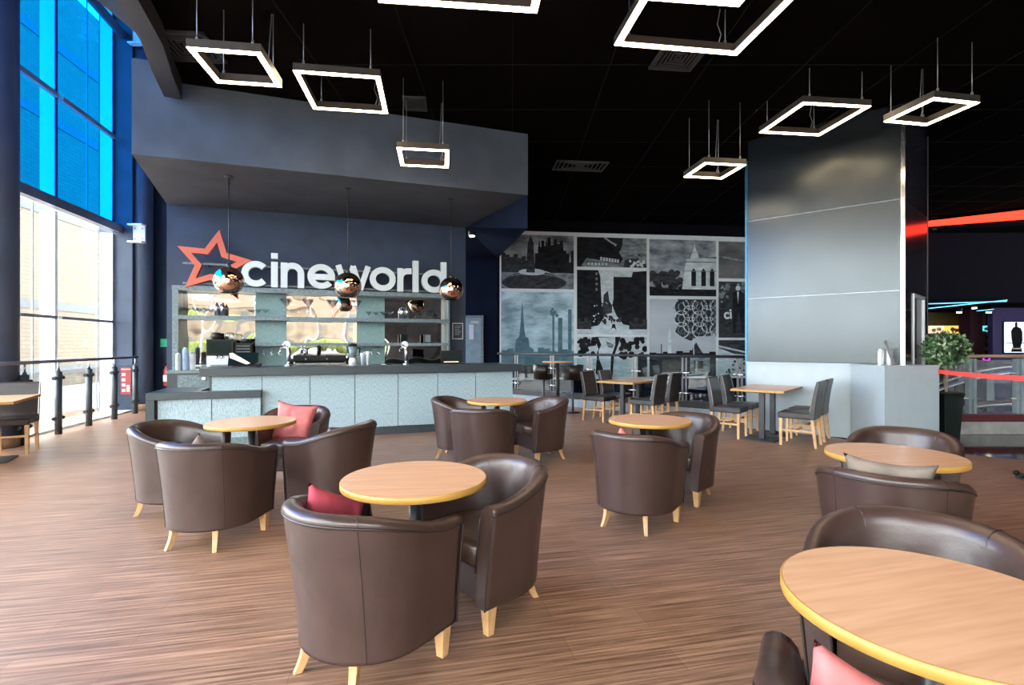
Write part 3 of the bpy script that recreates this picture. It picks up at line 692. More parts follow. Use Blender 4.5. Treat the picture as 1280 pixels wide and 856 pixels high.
# ---------------- sign
MSG = 10.10
sg_base = 2.425
def stroke(pts, w):
    """flat ribbon outline of a polyline (local x,z), returned as left and right rails"""
    L, R = [], []
    P = [Vector(p_) for p_ in pts]
    for i, p_ in enumerate(P):
        if i == 0: d = P[1]-P[0]
        elif i == len(P)-1: d = P[-1]-P[-2]
        else: d = (P[i+1]-P[i]).normalized()+(P[i]-P[i-1]).normalized()
        d = d.normalized(); n = Vector((-d.y, d.x)); L.append(p_+n*w/2); R.append(p_-n*w/2)
    return L, R
def arc(cx, cz, r, a0, a1, n=24, rz=None):
    rz = rz or r
    return [(cx+r*math.cos(math.radians(a0+(a1-a0)*i/n)), cz+rz*math.sin(math.radians(a0+(a1-a0)*i/n))) for i in range(n+1)]
T = .24
def glyph(ch):
    r = .5-T/2
    if ch == 'c': return [arc(.5, .5, r, 42, 318)], .93
    if ch == 'i': return [[(T/2, 0), (T/2, 1)], [(T/2, 1.12), (T/2, 1.34)]], T
    if ch == 'n': return [[(T/2, 0), (T/2, .99)], [(T/2, .52)]+arc(.44, .58, .44-T/2, 168, 0, 16, .42-T/2)+[(.88-T/2, 0)]], .88
    if ch == 'e': return [arc(.5, .5, r, 0, 322), [(.12, .48), (.99, .48)]], 1.0
    if ch == 'w': return [[(.08, 1), (.37, .02)], [(.36, .02), (.62, .98)], [(.60, .98), (.87, .02)], [(.86, .02), (1.15, 1)]], 1.23
    if ch == 'o': return [arc(.5, .5, r, 0, 360, 32)], 1.0
    if ch == 'r': return [[(T/2, 0), (T/2, .99)], [(T/2, .48)]+arc(.46, .56, .46-T/2, 170, 88, 10, .44-T/2)+[(.60, .885)]], .60
    if ch == 'l': return [[(T/2, 0), (T/2, 1.34)]], T
    if ch == 'd': return [arc(.5, .5, r, 0, 360, 32), [(1-T/2, 0), (1-T/2, 1.34)]], 1.0
sign = thing('wall_sign', 'white raised letters with a coral outline star above the bar shelving', 'sign', (*sm_(0, MSG), 0), BRZ)
XH = .455
spans = dict(zip('cinEworld', [(301.5, 335), (337.5, 348.5), (351, 380), (384, 419), (420, 463), (462, 495), (497, 514.5), (515, 524.5), (527, 558.5)]))
for ch, (a, b) in spans.items():
    g, wd = glyph(ch.lower()); x0 = sx(a, MSG-.1); x1 = sx(b, MSG-.1); sc = (x1-x0)/wd
    mb = MB()
    for k, pl in enumerate(g):
        L, R = stroke([(x*sc, z*XH) for x, z in pl], T*XH*(.92 if ch == 'w' else 1))
        y0 = -.10-.0004*k; y1 = .0
        rings = [[(x0+l.x, y0, sg_base+l.y), (x0+r_.x, y0, sg_base+r_.y), (x0+r_.x, y1, sg_base+r_.y), (x0+l.x, y1, sg_base+l.y)] for l, r_ in zip(L, R)]
        f_ = len(mb.f); mb.loft(rings, True, True, False)
    # faces looking forward white, returns grey
    for i, f in enumerate(mb.f):
        ys = [mb.v[q][1] for q in f]; mb.mi[i] = 0 if max(ys) < -.09 else 1
    obj('sign_letter', mb, ['sign_white', 'sign_side'], sign)
mb = MB(); za = sg_base+.02; zc_ = sg_base+.36
for z in (za, zc_): mb.box(sx(228, MSG), sx(556, MSG), .0, .025, z, z+.03)
mb.box(sx(255, MSG), sx(258, MSG), .02, .28, zc_, zc_+.03); mb.box(sx(500, MSG), sx(503, MSG), .02, .28, zc_, zc_+.03)
obj('mounting_rail', mb, 'zinc', sign)
cs, cz2 = sx(266.5, MSG-.1), zz(266.5, 329.5, MSG-.1)
Rs = .60; mb = MB(); outer = []; inner = []
for i in range(10):
    a = math.radians(90-9+36*i); r_ = Rs if i % 2 == 0 else Rs*.47
    outer.append((cs+r_*math.cos(a), cz2+r_*math.sin(a))); inner.append((cs+.62*r_*math.cos(a), cz2+.62*r_*math.sin(a)))
rings = [[(o_[0], -.10, o_[1]), (i_[0], -.10, i_[1]), (i_[0], 0, i_[1]), (o_[0], 0, o_[1])] for o_, i_ in zip(outer+outer[:1], inner+inner[:1])]
mb.loft(rings, True, False, False); obj('sign_star', mb, 'coral', sign, 'coral red outline star')

# ---------------- pendants over the bar
for (px, yc, ym, lab) in ((286, 220, 350, 'leftmost'), (435, 235.5, 359.5, 'middle'), (564, 248.5, 362, 'rightmost')):
    Y = 2.45*640/(431-yc); x = (px-640)/640*Y; zc_ = 2.33
    t = thing('globe_pendant', 'mirrored copper globe pendant, %s of the three over the bar' % lab, 'pendant lamp', (x, Y, 3.85), 0, 'copper globe pendants over the bar')
    mb = MB(); mb.tube([(0, 0, 0), (0, 0, -(3.85-zc_-.2))], .008, 8); obj('cord', mb, 'steel_dark', t)
    mb = MB(); mb.lathe([(.06, 0), (.06, -.015), (.02, -.03)], 20); obj('ceiling_rose', mb, 'steel_dark', t)
    mb = MB(); prof = []
    for k in range(25):
        a = math.radians(90-k*6.1); prof.append((max(.003, .205*math.cos(a)), -(3.85-zc_)+.205*math.sin(a)))
    mb.lathe(prof, 40, caps=False); gs = obj('globe_shade', mb, 'copper', t)
    mb = MB(); mb.lathe([(.035, -(3.85-zc_)+.195), (.03, -(3.85-zc_)+.23), (.01, -(3.85-zc_)+.25)], 16); obj('shade_cap', mb, 'steel_dark', t)

# ---------------- bar equipment
def on(px, m, z): p_ = sm_(sx(px, m), m); return (p_.x, p_.y, z)
BT = 1.075; BCZ = .975; S1 = 1.905; S2 = 1.435
# coffee machine on back counter
t = thing('coffee_machine', 'white bean-to-cup coffee machine with dark glass front on back counter', 'coffee machine', on(277, 9.98, BCZ), BRZ)
mb = MB(); mb.box(-.2, .2, -.13, .18, 0, .24); obj('body', mb, 'white', t)
mb = MB(); mb.box(-.2, .2, -.15, .18, .24, .52); obj('display_housing', mb, 'black', t)
mb = MB(); mb.box(-.18, .17, -.157, -.15, .27, .49); obj('screen', mb, 'screen', t)
mb = MB(); mb.box(-.14, .15, -.16, -.13, .02, .09); obj('drip_tray', mb, 'zinc', t)
mb = MB(); mb.tube([(-.05, -.14, .24), (-.05, -.14, .20)], .02, 8); mb.tube([(.03, -.14, .24), (.03, -.14, .20)], .02, 8); obj('spout', mb, 'chrome', t)
for dx, mt in ((-.09, 'leather_seam'), (.12, 'glass_ware')):
    mb = MB(); mb.lathe([(.055, .52), (.085, .56), (.08, .62), (.05, .64)], 18, (dx, .03, 0)); ho = obj('bean_hopper', mb, mt, t)
t = thing('coffee_grinder', 'dark stacked grinder unit with blue lower front beside the coffee machine', 'grinder', on(305, 10.0, BCZ), BRZ)
mb = MB(); mb.box(-.13, .13, -.1, .12, 0, .25); obj('base', mb, 'blue_cup', t)
mb = MB(); mb.box(-.13, .13, -.1, .12, .25, .46); obj('body', mb, 'black', t)
mb = MB()
for z in (.30, .35, .40): mb.box(-.10, .10, -.108, -.1, z, z+.012)
obj('vent_slot', mb, 'zinc', t)
mb = MB(); mb.lathe([(.06, .46), (.09, .50), (.07, .53)], 14, (.02, 0, 0)); obj('hopper', mb, 'steel_dark', t)
def till(px, w, h, lab, tilt, card):
    t = thing('till_screen', lab, 'till', on(px, 8.55, BT), BRZ)
    mb = MB(); mb.box(-w*.35, w*.35, -.02, .16, 0, .02); mb.box(-.05, .05, .06, .12, .02, .10); obj('stand', mb, 'black', t)
    R_ = Matrix.Translation((0, -.03, .02)) @ Matrix.Rotation(math.radians(-tilt), 4, 'X')
    mb = MB(); mb.box(-w/2, w/2, 0, .03, 0, h, R_); obj('display', mb, 'black', t)
    mb = MB(); mb.box(-w/2+.015, w/2-.015, -.004, 0, .02, h-.015, R_); obj('screen', mb, 'screen', t)
    if card:
        mb = MB(); v = [(-w/2+.01, -.012, h-.02), (-w/2+.05, -.016, h-.01), (w/2-.10, -.016, .03), (w/2-.15, -.012, .01), (-w/2+.02, -.012, h-.09)]
        mb.loft([[R_ @ Vector(q) for q in v], [R_ @ Vector((q[0], q[1]+.006, q[2])) for q in v]], True, True, False); obj('paper_strip', mb, 'paper', t)
    return t
till(304, .40, .21, 'black touchscreen till with a cream card across it, left end of bar', 25, True)
t2 = till(564.5, .37, .22, 'black touchscreen till on the right end of the bar top', 18, False)
mb = MB(); mb.box(-.15, .10, -.085, -.078, .03, .05); obj('paper_strip', mb, 'paper', t2)
t = thing('card_reader', 'small black card machine beside the left till', 'card reader', on(323, 8.5, BT), BRZ)
mb = MB(); mb.box(-.04, .04, -.07, .07, 0, .05); obj('body', mb, 'black', t, bevel=.01)
mb = MB(); mb.box(-.025, .025, -.05, 0, .05, .056); obj('screen', mb, 'zinc', t)
def tap(px, lab, flip=1):
    t = thing('beer_tap', lab, 'beer tap', on(px, 8.5, BT), BRZ)
    mb = MB(); mb.lathe([(.06, 0), (.06, .02), (.035, .03)], 18); obj('base', mb, 'chrome', t)
    mb = MB(); mb.tube([(0, 0, .02), (0, 0, .2), (-.005*flip, 0, .26), (-.03*flip, -.01, .30)], .032, 12); obj('tower', mb, 'chrome', t)
    mb = MB(); mb.tube([(-.03*flip, -.03, .33), (-.03*flip, .01, .33)], .055, 20); bd = obj('round_badge', mb, 'white', t)
    mb = MB(); mb.tube([(-.03*flip, -.01, .28), (-.11*flip, -.05, .27), (-.12*flip, -.06, .22)], .014, 8); obj('spout', mb, 'chrome', t)
    mb = MB(); mb.tube([(-.03*flip, -.02, .30), (-.09*flip, -.05, .34)], .012, 8); obj('tap_lever', mb, 'chrome', t)
tap(361, 'chrome beer tap with round badge between till and espresso machine')
tap(508, 'chrome beer tap with round badge near the right till')
t = thing('espresso_machine', 'low dark espresso machine in front of the central mirror', 'coffee machine', on(402, 10.0, BCZ), BRZ)
mb = MB(); mb.box(-.47, .42, -.2, .2, .02, .10); obj('drip_tray', mb, 'chrome', t)
mb = MB(); mb.box(-.47, .42, -.22, .2, .13, .24); mb.box(-.45, .40, .0, .2, .02, .13); obj('body', mb, 'black', t, bevel=.01)
mb = MB(); mb.tube([(-.05, -.2, .24), (-.05, -.22, .42)], [.022, .028], 10); obj('lever', mb, 'black', t)
for dx in (-.25, .10):
    mb = MB(); mb.tube([(dx, -.2, .18), (dx, -.34, .17)], [.03, .016], 10); obj('portafilter', mb, 'chrome', t)
mb = MB(); mb.tube([(-.28, -.1, .24), (-.28, -.1, .33)], .018, 8); mb.tube([(-.36, -.1, .36), (-.28, -.1, .33), (-.2, -.1, .36)], .012, 8); obj('steam_valve', mb, 'chrome', t)
t = thing('blender', 'dark bar blender with pale base beside the espresso machine', 'blender', on(441, 8.6, BT), BRZ)
mb = MB(); mb.lathe([(.06, 0), (.065, .06), (.05, .12)], 18); obj('motor_base', mb, 'white', t)
mb = MB(); mb.lathe([(.05, .12), (.07, .30)], 18); obj('jug', mb, 'zinc', t)
mb = MB(); mb.lathe([(.072, .30), (.07, .33), (.03, .345)], 18); obj('lid', mb, 'black', t)
mb = MB(); mb.tube([(.06, 0, .28), (.11, 0, .27), (.10, 0, .16), (.055, 0, .15)], .011, 8); obj('handle', mb, 'black', t)
for i, (px, h, lab) in enumerate(((453, .19, 'left'), (460, .22, 'right'))):
    t = thing('paper_cup_stack', 'white tapered cup stack, %s of the two right of the blender' % lab, 'cups', on(px, 8.6, BT), BRZ, 'white cups beside the blender')
    mb = MB(); mb.lathe([(.022, 0), (.032, h*.75), (.045, h)], 14); obj('cup', mb, 'white', t)
t = thing('card_reader', 'flat black card tray with white rim lying on the bar top', 'card reader', on(482, 8.5, BT), BRZ)
mb = MB(); mb.box(-.085, .085, -.05, .05, 0, .02); obj('body', mb, 'black', t, bevel=.008)
mb = MB(); mb.box(-.075, .0, -.055, -.05, .006, .016); obj('rim', mb, 'white', t)
# cup stacks on left
for i, (px, h, r_, mt, lab) in enumerate(((223, .27, .045, 'white', 'narrow white paper cup stack at left end of back counter'), (232, .36, .05, 'blue_cup', 'tall pale blue paper cup stack on the back counter'), (241, .28, .05, 'white', 'white paper cup stack right of the tall blue cup stack'))):
    t = thing('cup_stack', lab, 'cups', on(px, 9.95, BCZ), BRZ)
    mb = MB(); n = int(h/.03)
    for k in range(n): mb.lathe([(r_*.86, k*.03), (r_, k*.03+.024), (r_*1.06, k*.03+.028)], 14)
    mb.lathe([(r_*.7, n*.03), (r_*.5, n*.03+.02)], 14); obj('cups', mb, mt, t)
for px, lab in ((248.5, 'white takeaway lid box beside the cup stacks'), (256, 'small steel caddy beside the coffee machine')):
    t = thing('counter_box', lab, 'box', on(px, 9.95, BCZ), BRZ); mb = MB(); mb.box(-.045, .045, -.05, .05, 0, .09); obj('body', mb, 'white' if px < 250 else 'zinc', t, bevel=.006)
    mb = MB(); mb.box(-.04, .04, -.053, -.05, .02, .06); obj('panel', mb, 'band', t)
# glassware
def coupe_mesh(h, r, bowl):
    mb = MB(); mb.lathe([(.032, 0), (.03, .004), (.004, .008), (.004, h*(1-bowl)), (r*.5, h*(1-bowl*.75)), (r*.9, h*(1-bowl*.3)), (r, h)], 14, caps=False); return mb
def glassx(proto, px, m, z, lab, grp, nm, cat='glass'):
    o = proto.copy(); C.objects.link(o); o.location = on(px, m, z+(.002 if z > 1.5 else 0)); o.rotation_euler = (0, 0, BRZ); tag(o, lab, cat, grp); return o
pro = {}
pro['coupe'] = obj('coupe_glass', coupe_mesh(.14, .058, .45), 'glass_ware'); pro['martini'] = obj('martini_glass', MB().lathe([(.05, 0), (.048, .005), (.005, .01), (.005, .20), (.11, .33), (.12, .335)], 16, caps=False), 'glass_ware')
pro['shaker'] = obj('cocktail_shaker', MB().lathe([(.035, 0), (.045, .14), (.046, .15), (.03, .19), (.018, .21), (.018, .23), (.01, .235)], 16), 'chrome')
pro['bottle'] = obj('syrup_bottle', MB().lathe([(.032, 0), (.033, .14), (.012, .19), (.012, .23)], 14), 'white')
pro['wine'] = obj('wine_glass', MB().lathe([(.032, .0), (.03, -.004), (.004, -.008), (.004, -.07), (.03, -.10), (.034, -.13), (.027, -.17)], 14, caps=False), 'glass_ware')
for k_ in pro.values(): C.objects.unlink(k_)
ord_ = ['first', 'second', 'third', 'fourth', 'fifth', 'sixth', 'seventh', 'eighth']
for i, px in enumerate((227.5, 244, 258.5)): glassx(pro['coupe'], px, 10.2, S1, 'small coupe glass on the upper shelf, %s from the left end' % ord_[i], 'coupe glasses at the left of the upper shelf', 'c')
for i, px in enumerate((271, 278.5)): glassx(pro['shaker'], px, 10.18, S1, 'steel cocktail shaker left of the first globe pendant, %s of two' % ('left', 'right')[i], 'cocktail shakers on the left of the upper shelf', 'c', 'shaker')
for i, px in enumerate((313, 322.5, 332)): glassx(pro['coupe'], px, 10.2, S1, 'small coupe glass right of the first copper globe, %s of three' % ('left', 'middle', 'right')[i], 'coupe glasses by the first teal panel', 'c')
for i, px in enumerate((356, 384, 415.5, 446)): glassx(pro['martini'], px, 10.18, S1, 'oversized martini glass on the upper shelf, %s from the left' % ord_[i], 'oversized martini glasses on the upper shelf', 'c')
for i, px in enumerate((461, 470, 479, 488)): glassx(pro['coupe'], px, 10.2, S1, 'small stemmed glass near the right mirror, %s of its row' % ord_[i], 'stemmed glasses on the second teal panel', 'c')
for i, px in enumerate((503, 509)): glassx(pro['shaker'], px, 10.18, S1, 'cocktail shaker on the right part of the upper shelf, %s of two' % ('left', 'right')[i], 'cocktail shakers on the right of the upper shelf', 'c', 'shaker')
for i, px in enumerate((519, 529, 539, 548.5)): glassx(pro['coupe'], px, 10.2, S1, 'small glass at the right end of the upper shelf, %s of its row' % ord_[i], 'glasses at the right end of the upper shelf', 'c')
for i, px in enumerate((330, 339.5, 349)): glassx(pro['wine'], px, 10.2, 1.378, 'upside-down wine glass under the lower shelf, %s of three by first teal panel' % ('left', 'middle', 'right')[i], 'wine glasses hanging under the shelf, left', 'c')
for i, px in enumerate((456, 464, 473)): glassx(pro['wine'], px, 10.2, 1.378, 'wine glass hanging under the lower shelf, %s of three by the second teal panel' % ('left', 'middle', 'right')[i], 'wine glasses hanging under the shelf, right', 'c')
for px, lab in ((505, 'small dark boxed display on the lower shelf, left one'), (534, 'pale boxed display on the lower shelf, right one')):
    t = thing('display_box', lab, 'box', on(px, 10.15, S2+.003), BRZ)
    mb = MB(); mb.box(-.065, .065, -.04, .06, 0, .17); obj('body', mb, 'black', t)
    mb = MB(); mb.box(-.05, .06, -.045, -.04, .02, .16); obj('front', mb, 'screen' if px < 520 else 'zinc', t)
# notice
nc = sm_(sx(572, 10.38), 10.38)
t = thing('framed_notice', 'small framed white notice on navy wall right of the shelving', 'notice', (nc.x, nc.y, 0), BRZ)
zt_, zb_ = zz(572, 403.5, 10.38), zz(572, 424, 10.38)
mb = MB(); mb.box(-.115, .115, -.012, 0, zb_, zt_); obj('frame', mb, 'white', t)
mb = MB(); mb.box(-.095, .095, -.016, -.012, zb_+.02, zt_-.02); obj('sheet', mb, 'navy', t)
mb = MB()
for k in range(6): mb.box(-.07, .07-.02*(k % 3), -.019, -.016, zt_-.07-.035*k, zt_-.062-.035*k)
obj('printed_line', mb, 'white', t)
# exit sign, extinguisher, fire panel
t = thing('exit_sign', 'small green running-man exit sign on the wall behind the bar corner', 'sign', (fl(205, 431.0001).x*0+(204.8-640)/640*11.36, 11.395, H0+(HY-428.5)/640*11.36))
mb = MB(); mb.box(-.09, .09, -.015, 0, -.09, .09); obj('sign_plate', mb, 'green', t)
mb = MB(); mb.sphere((-.03, -.018, .05), .012, 8, 6, (1, .2, 1)); mb.tube([(-.03, -.018, .035), (-.035, -.018, 0), (-.055, -.018, -.025)], .009, 6); mb.tube([(-.035, -.018, 0), (-.01, -.018, -.02), (-.01, -.018, -.05)], .008, 6)
mb.tube([(.06, -.018, .02), (.02, -.018, .02)], .006, 6); mb.box(-.07, .07, -.018, -.015, -.075, -.06); obj('pictogram', mb, 'white', t)
xe = (208-640)/640*11.2
t = thing('fire_extinguisher', 'red fire extinguisher on the wall beyond the low counter', 'fire extinguisher', (xe, 11.25, .50))
mb = MB(); mb.lathe([(.07, 0), (.08, .02), (.08, .34), (.05, .42), (.025, .44)], 20); obj('cylinder', mb, 'red', t)
mb = MB(); mb.tube([(0, 0, .44), (0, 0, .50)], .022, 8); mb.box(-.05, .05, -.015, .015, .47, .50); obj('valve', mb, 'black', t)
mb = MB(); mb.tube([(-.03, 0, .47), (-.09, 0, .42), (-.10, 0, .25)], .011, 8); obj('hose', mb, 'black', t)
mb = MB(); mb.box(-.05, .05, -.084, -.06, .10, .24); obj('label_plate', mb, 'white', t)
mb = MB(); mb.box(-.02, .06, .08, .145, .1, .66); obj('wall_bracket', mb, 'white', t)
t = thing('fire_notice_board', 'red fire action panel on the dark wall at the end of the windows', 'notice', (*gp(11.0, -.34), 0), math.atan2(GD.y, GD.x)-PI)
# panel faces the room
t.rotation_euler = (0, 0, math.atan2(GN.y, GN.x)+PI); t.location = (*gp(10.695, -.19), 0)
mb = MB(); mb.box(-.095, .095, -.015, 0, .36, .93); obj('panel', mb, 'red', t)
mb = MB()
for z in (.42, .53, .64, .75): mb.box(-.07, -.01, -.019, -.015, z, z+.06)
mb.box(.015, .07, -.019, -.015, .42, .56); mb.box(-.085, .085, -.019, -.015, .88, .90); obj('pictogram', mb, 'white', t)

# ================================================================== GLOSSY PANEL BOX, DADO, LECTERN
WL = Vector((4.0, 8.62)); WD = Vector((.76, -.65)).normalized(); WN = Vector((.65, .76)).normalized()
Wc = WL+WD*(2.08*1.0)                       # front corner
Ws = WL-WD*.06
t = thing('panel_enclosure', 'tall dark glossy panelled enclosure rising from pale dado to the ceiling', 'enclosure', (Wc.x, Wc.y, 0), math.atan2(WD.y, WD.x))
Lw = (Wc-Ws).length
for z0, z1 in ((1.125, 2.17), (2.19, 3.475), (3.495, 4.84)):
    mb = MB(); mb.box(-Lw+.03, -.05, 0, .04, z0, z1); obj('front_panel', mb, 'panel_gloss', t)
mb = MB(); mb.prism([(-Lw+.03, .045), (-.05, .045), (.15, 1.72), (-Lw+.03, 1.72)], 0, 4.84); obj('core', mb, 'steel_dark', t)
for z in (2.17, 3.475):
    mb = MB(); mb.box(-Lw+.03, -.05, .008, .045, z+.004, z+.016); obj('joint_trim', mb, 'trim_metal', t)
mb = MB(); mb.box(-Lw-.01, -Lw+.03, -.01, .06, 0, 4.5); obj('edge_trim', mb, 'trim_blue_reflect', t)
mb = MB(); mb.box(-.05, .0, -.01, .05, 0, 4.84); obj('edge_trim', mb, 'chrome', t)
SH = Matrix(((1, .12, 0, 0), (0, 1, 0, 0), (0, 0, 1, 0), (0, 0, 0, 1)))
for y0, y1, z0, z1 in ((.055, 1.70, 3.495, 4.84), (.055, 1.70, 2.19, 3.475), (.055, .57, 0, 2.17), (1.43, 1.70, 0, 2.17)):
    mb = MB(); mb.box(-.045, -.005, y0, y1, z0, z1, SH); obj('side_panel', mb, 'panel_side', t)
mb = MB(); mb.box(-.05, .012, 1.38, 1.43, 0, 2.17, SH); mb.box(-.05, .012, .57, .61, 0, 2.17, SH); mb.box(-.05, .012, .61, 1.38, 2.12, 2.17, SH); dfm = obj('door_frame', mb, 'white_frame', t)
mb = MB(); mb.box(-.045, -.025, .96, 1.38, 0, 2.12, SH); obj('door_leaf', mb, 'white', t)
mb = MB(); mb.box(-.045, -.025, .61, .955, 0, 2.12, SH); dl_ = obj('door_leaf', mb, 'purple', t)
mb = MB(); mb.box(-.025, -.01, .68, .86, 1.16, 1.19, SH); obj('door_handle', mb, 'silver', dl_)
mb = MB(); mb.box(-.045, .0, 1.72, 1.76, 0, 4.84, SH); obj('edge_trim', mb, 'steel_dark', t)
mb = MB(); mb.box(-Lw+.02, -.06, -.03, -.012, 0.0, 1.11); mb.box(-Lw+.02, -.06, -.045, -.012, 1.095, 1.12); struct('wall_low', mb, 'dado').matrix_world = Matrix.Translation((Wc.x, Wc.y, 0)) @ Matrix.Rotation(math.atan2(WD.y, WD.x), 4, 'Z')

fc = Vector((.728*6.75, 6.75)); fx = Vector((.984, .178))
t = thing('reception_podium', 'pale grey-blue podium against the corner of the panelled enclosure', 'podium', (fc.x, fc.y, 0), math.atan2(fx.y, fx.x))
pm = Matrix.Rotation(-math.atan2(fx.y, fx.x), 2)
ppoly = [pm @ (Vector(q)-fc) for q in (fc, fc+fx*.86, (5.72, 7.22), (5.50, 7.17), (5.015, 7.58))]
def grow(P_, k): 
    c_ = sum(P_, Vector((0, 0)))/len(P_); return [c_+(q-c_)*k for q in P_]
mb = MB(); mb.prism(ppoly, .03, 1.10); obj('body', mb, 'dado', t)
mb = MB(); mb.prism(grow(ppoly, 1.015), 1.10, 1.125); obj('top', mb, 'dado', t)
mb = MB(); mb.prism(grow(ppoly, .95), 0, .03); obj('plinth', mb, 'steel_dark', t)
mb = MB(); mb.box(-.002, .002, -.002, .002, .03, 1.1); obj('corner_joint', mb, 'dado', t)
mb = MB(); mb.box(.86, .885, .06, .14, .93, 1.09); obj('belt_clip', mb, 'black', t)
# curved white stands on the podium
pb = fc+fx*.16+Vector((-fx.y, fx.x))*.25
t = thing('card_stand', 'pair of white curved leaflet holders with a slanted card on the podium', 'leaflet holder', (pb.x, pb.y, 1.125), math.atan2(fx.y, fx.x))
for dx in (0.0, .14):
    mb = MB(); pts = [(-.05+dx, -.04, 0), (-.04+dx, -.03, .10), (-.01+dx, 0, .19), (.02+dx, .01, .225), (.05+dx, .02, .20), (.085+dx, .05, .08), (.09+dx, .055, 0)]
    R_ = [[(x-.008, y-.05, z-.0), (x+.014, y-.05, z-.0), (x+.014, y+.0, z), (x-.008, y+.0, z)] for x, y, z in pts]
    mb.loft(R_, True, True, True); obj('holder', mb, 'white_frame', t)
mb = MB(); mb.loft([[(.0, -.09, .32), (.035, -.09, .34), (.035, -.08, .34), (.0, -.08, .32)], [(.14, -.09, .005), (.18, -.09, .02), (.18, -.08, .02), (.14, -.08, .005)]], True, True, False); obj('card', mb, 'silver', t)

# plant
pl = Vector((.848*7.15, 7.15))
t = thing('potted_bay_tree', 'ball-shaped bay tree in a dark square tapered pot behind the podium', 'potted plant', (pl.x, pl.y, 0))
mb = MB(); hs = [(0, .10), (.70, .135), (.72, .145), (.735, .145)]
mb.loft([[(sx_*w, sy_*w, z) for sx_, sy_ in ((-1, -1), (1, -1), (1, 1), (-1, 1))] for z, w in hs], True, True, False); obj('planter', mb, 'pot', t, bevel=.008)
mb = MB(); mb.box(-.125, .125, -.125, .125, .734, .745); obj('soil', mb, 'soil', t)
mb = MB(); mb.tube([(0, 0, .74), (.01, 0, .95), (-.01, .01, 1.15), (0, 0, 1.4)], .018, 8); mb.tube([(0, 0, .74), (-.03, 0, .9), (.02, 0, 1.2)], .012, 6); obj('stem', mb, 'stem', t)
mb = MB()
for i in range(1150):
    th = math.acos(rng.uniform(-1, 1)); ph_ = rng.uniform(0, 2*PI); r_ = .275*(rng.uniform(.25, 1)**.45)*(1+.08*math.sin(5*ph_))
    c = Vector((math.sin(th)*math.cos(ph_), math.sin(th)*math.sin(ph_), math.cos(th)*.86))*r_+Vector((0, 0, 1.33))
    d = Vector((rng.gauss(0, 1), rng.gauss(0, 1), rng.gauss(0, 1)+.5)).normalized(); n = d.orthogonal().normalized()
    n = Matrix.Rotation(rng.uniform(0, 6.28), 3, d) @ n; s_ = d.cross(n); L_ = rng.uniform(.055, .09); w_ = L_*.24
    mb.cur = 0 if rng.random() < .7 else 1
    mb.add([c, c+d*L_*.4+s_*w_+n*.006, c+d*L_, c+d*L_*.4-s_*w_+n*.006, c+d*L_*.45-n*.004], [(0, 1, 4), (1, 2, 4), (2, 3, 4), (3, 0, 4)], True)
obj('foliage', mb, ['leaf', 'leaf2'], t)

# stanchion + belt
sp = Vector((5.46, 5.3))
t = thing('barrier_post', 'black belt barrier post at the right edge of the frame', 'barrier', (sp.x, sp.y, 0))
mb = MB(); mb.lathe([(.18, 0), (.18, .02), (.05, .05)], 24); obj('base', mb, 'steel_dark', t)
mb = MB(); mb.tube([(0, 0, .04), (0, 0, 1.1)], .032, 12); obj('post', mb, 'steel_dark', t)
mb = MB()
for a in (2.3, 3.1, 3.9): mb.sphere((.17*math.cos(a), .17*math.sin(a), .045), .028, 8, 6)
obj('castor', mb, 'black', t)
mb = MB(); b0 = fc+fx*.885+Vector((-fx.y, fx.x))*.10; b1 = sp+Vector((-.03, .05))
pts = []
for i in range(13):
    u = i/12; p_ = b0.lerp(b1, u); z = 1.045-.012*math.sin(PI*u)
    pts.append([(p_.x, p_.y-.002, z-.028), (p_.x, p_.y+.002, z-.028), (p_.x, p_.y+.002, z+.028), (p_.x, p_.y-.002, z+.028)])
mb.loft(pts, True, True, False); tag(obj('barrier_belt', mb, 'redbelt'), 'red retractable belt stretched from the podium to the right edge', 'barrier')

# ================================================================== RIGHT BACKGROUND (foyer)
mb = MB(); mb.box(5.6, 23, 15.7, 15.9, 2.70, 4.84); struct('wall_foyer', mb, 'black_wall')
mb = MB(); mb.box(5.6, 12.0, 16.0, 22, 2.70, 2.78); mb.box(12., 23, 16.0, 22, 2.70, 2.78); struct('ceiling', mb, 'black_wall')
# red light coves
t = thing('red_light_cove', 'glowing red light strip along the foyer ceiling at right', 'light', (11, 13.3, 4.7))
mb = MB(); mb.add([(-.25-.0, .55, -.13), (3.6, -1.6, -.20), (3.6, -1.6, .12), (-.25, .55, -.01), (-.25, .62, -.13), (3.6, -1.5, -.20), (3.6, -1.5, .12), (-.25, .62, -.01)],
 [(0, 1, 2, 3), (7, 6, 5, 4), (0, 4, 5, 1), (3, 2, 6, 7), (0, 3, 7, 4), (1, 5, 6, 2)], False); obj('strip', mb, 'red_led', t)
mb = MB(); mb.add([(-.25, .63, .0), (3.6, -1.49, .13), (3.6, 0.5, .13), (-.25, 1.5, .13)], [(0, 1, 2, 3)], False); mb.add([(-.25, .54, -.17), (3.6, -1.61, -.24), (3.6, -.9, -.24), (-.25, 1.2, -.17)], [(0, 1, 2, 3)], False); obj('cove_lip', mb, 'black_wall', t)
t = thing('ceiling_downlight', 'tiny white downlight below the red light strip', 'light', (11.35, 13.75, 4.5)); mb = MB(); mb.lathe([(.05, 0), (.05, .02)], 14); obj('lens', mb, 'band', t); mb = MB(); mb.lathe([(.07, .02), (.07, .34)], 14); obj('housing', mb, 'black', t)
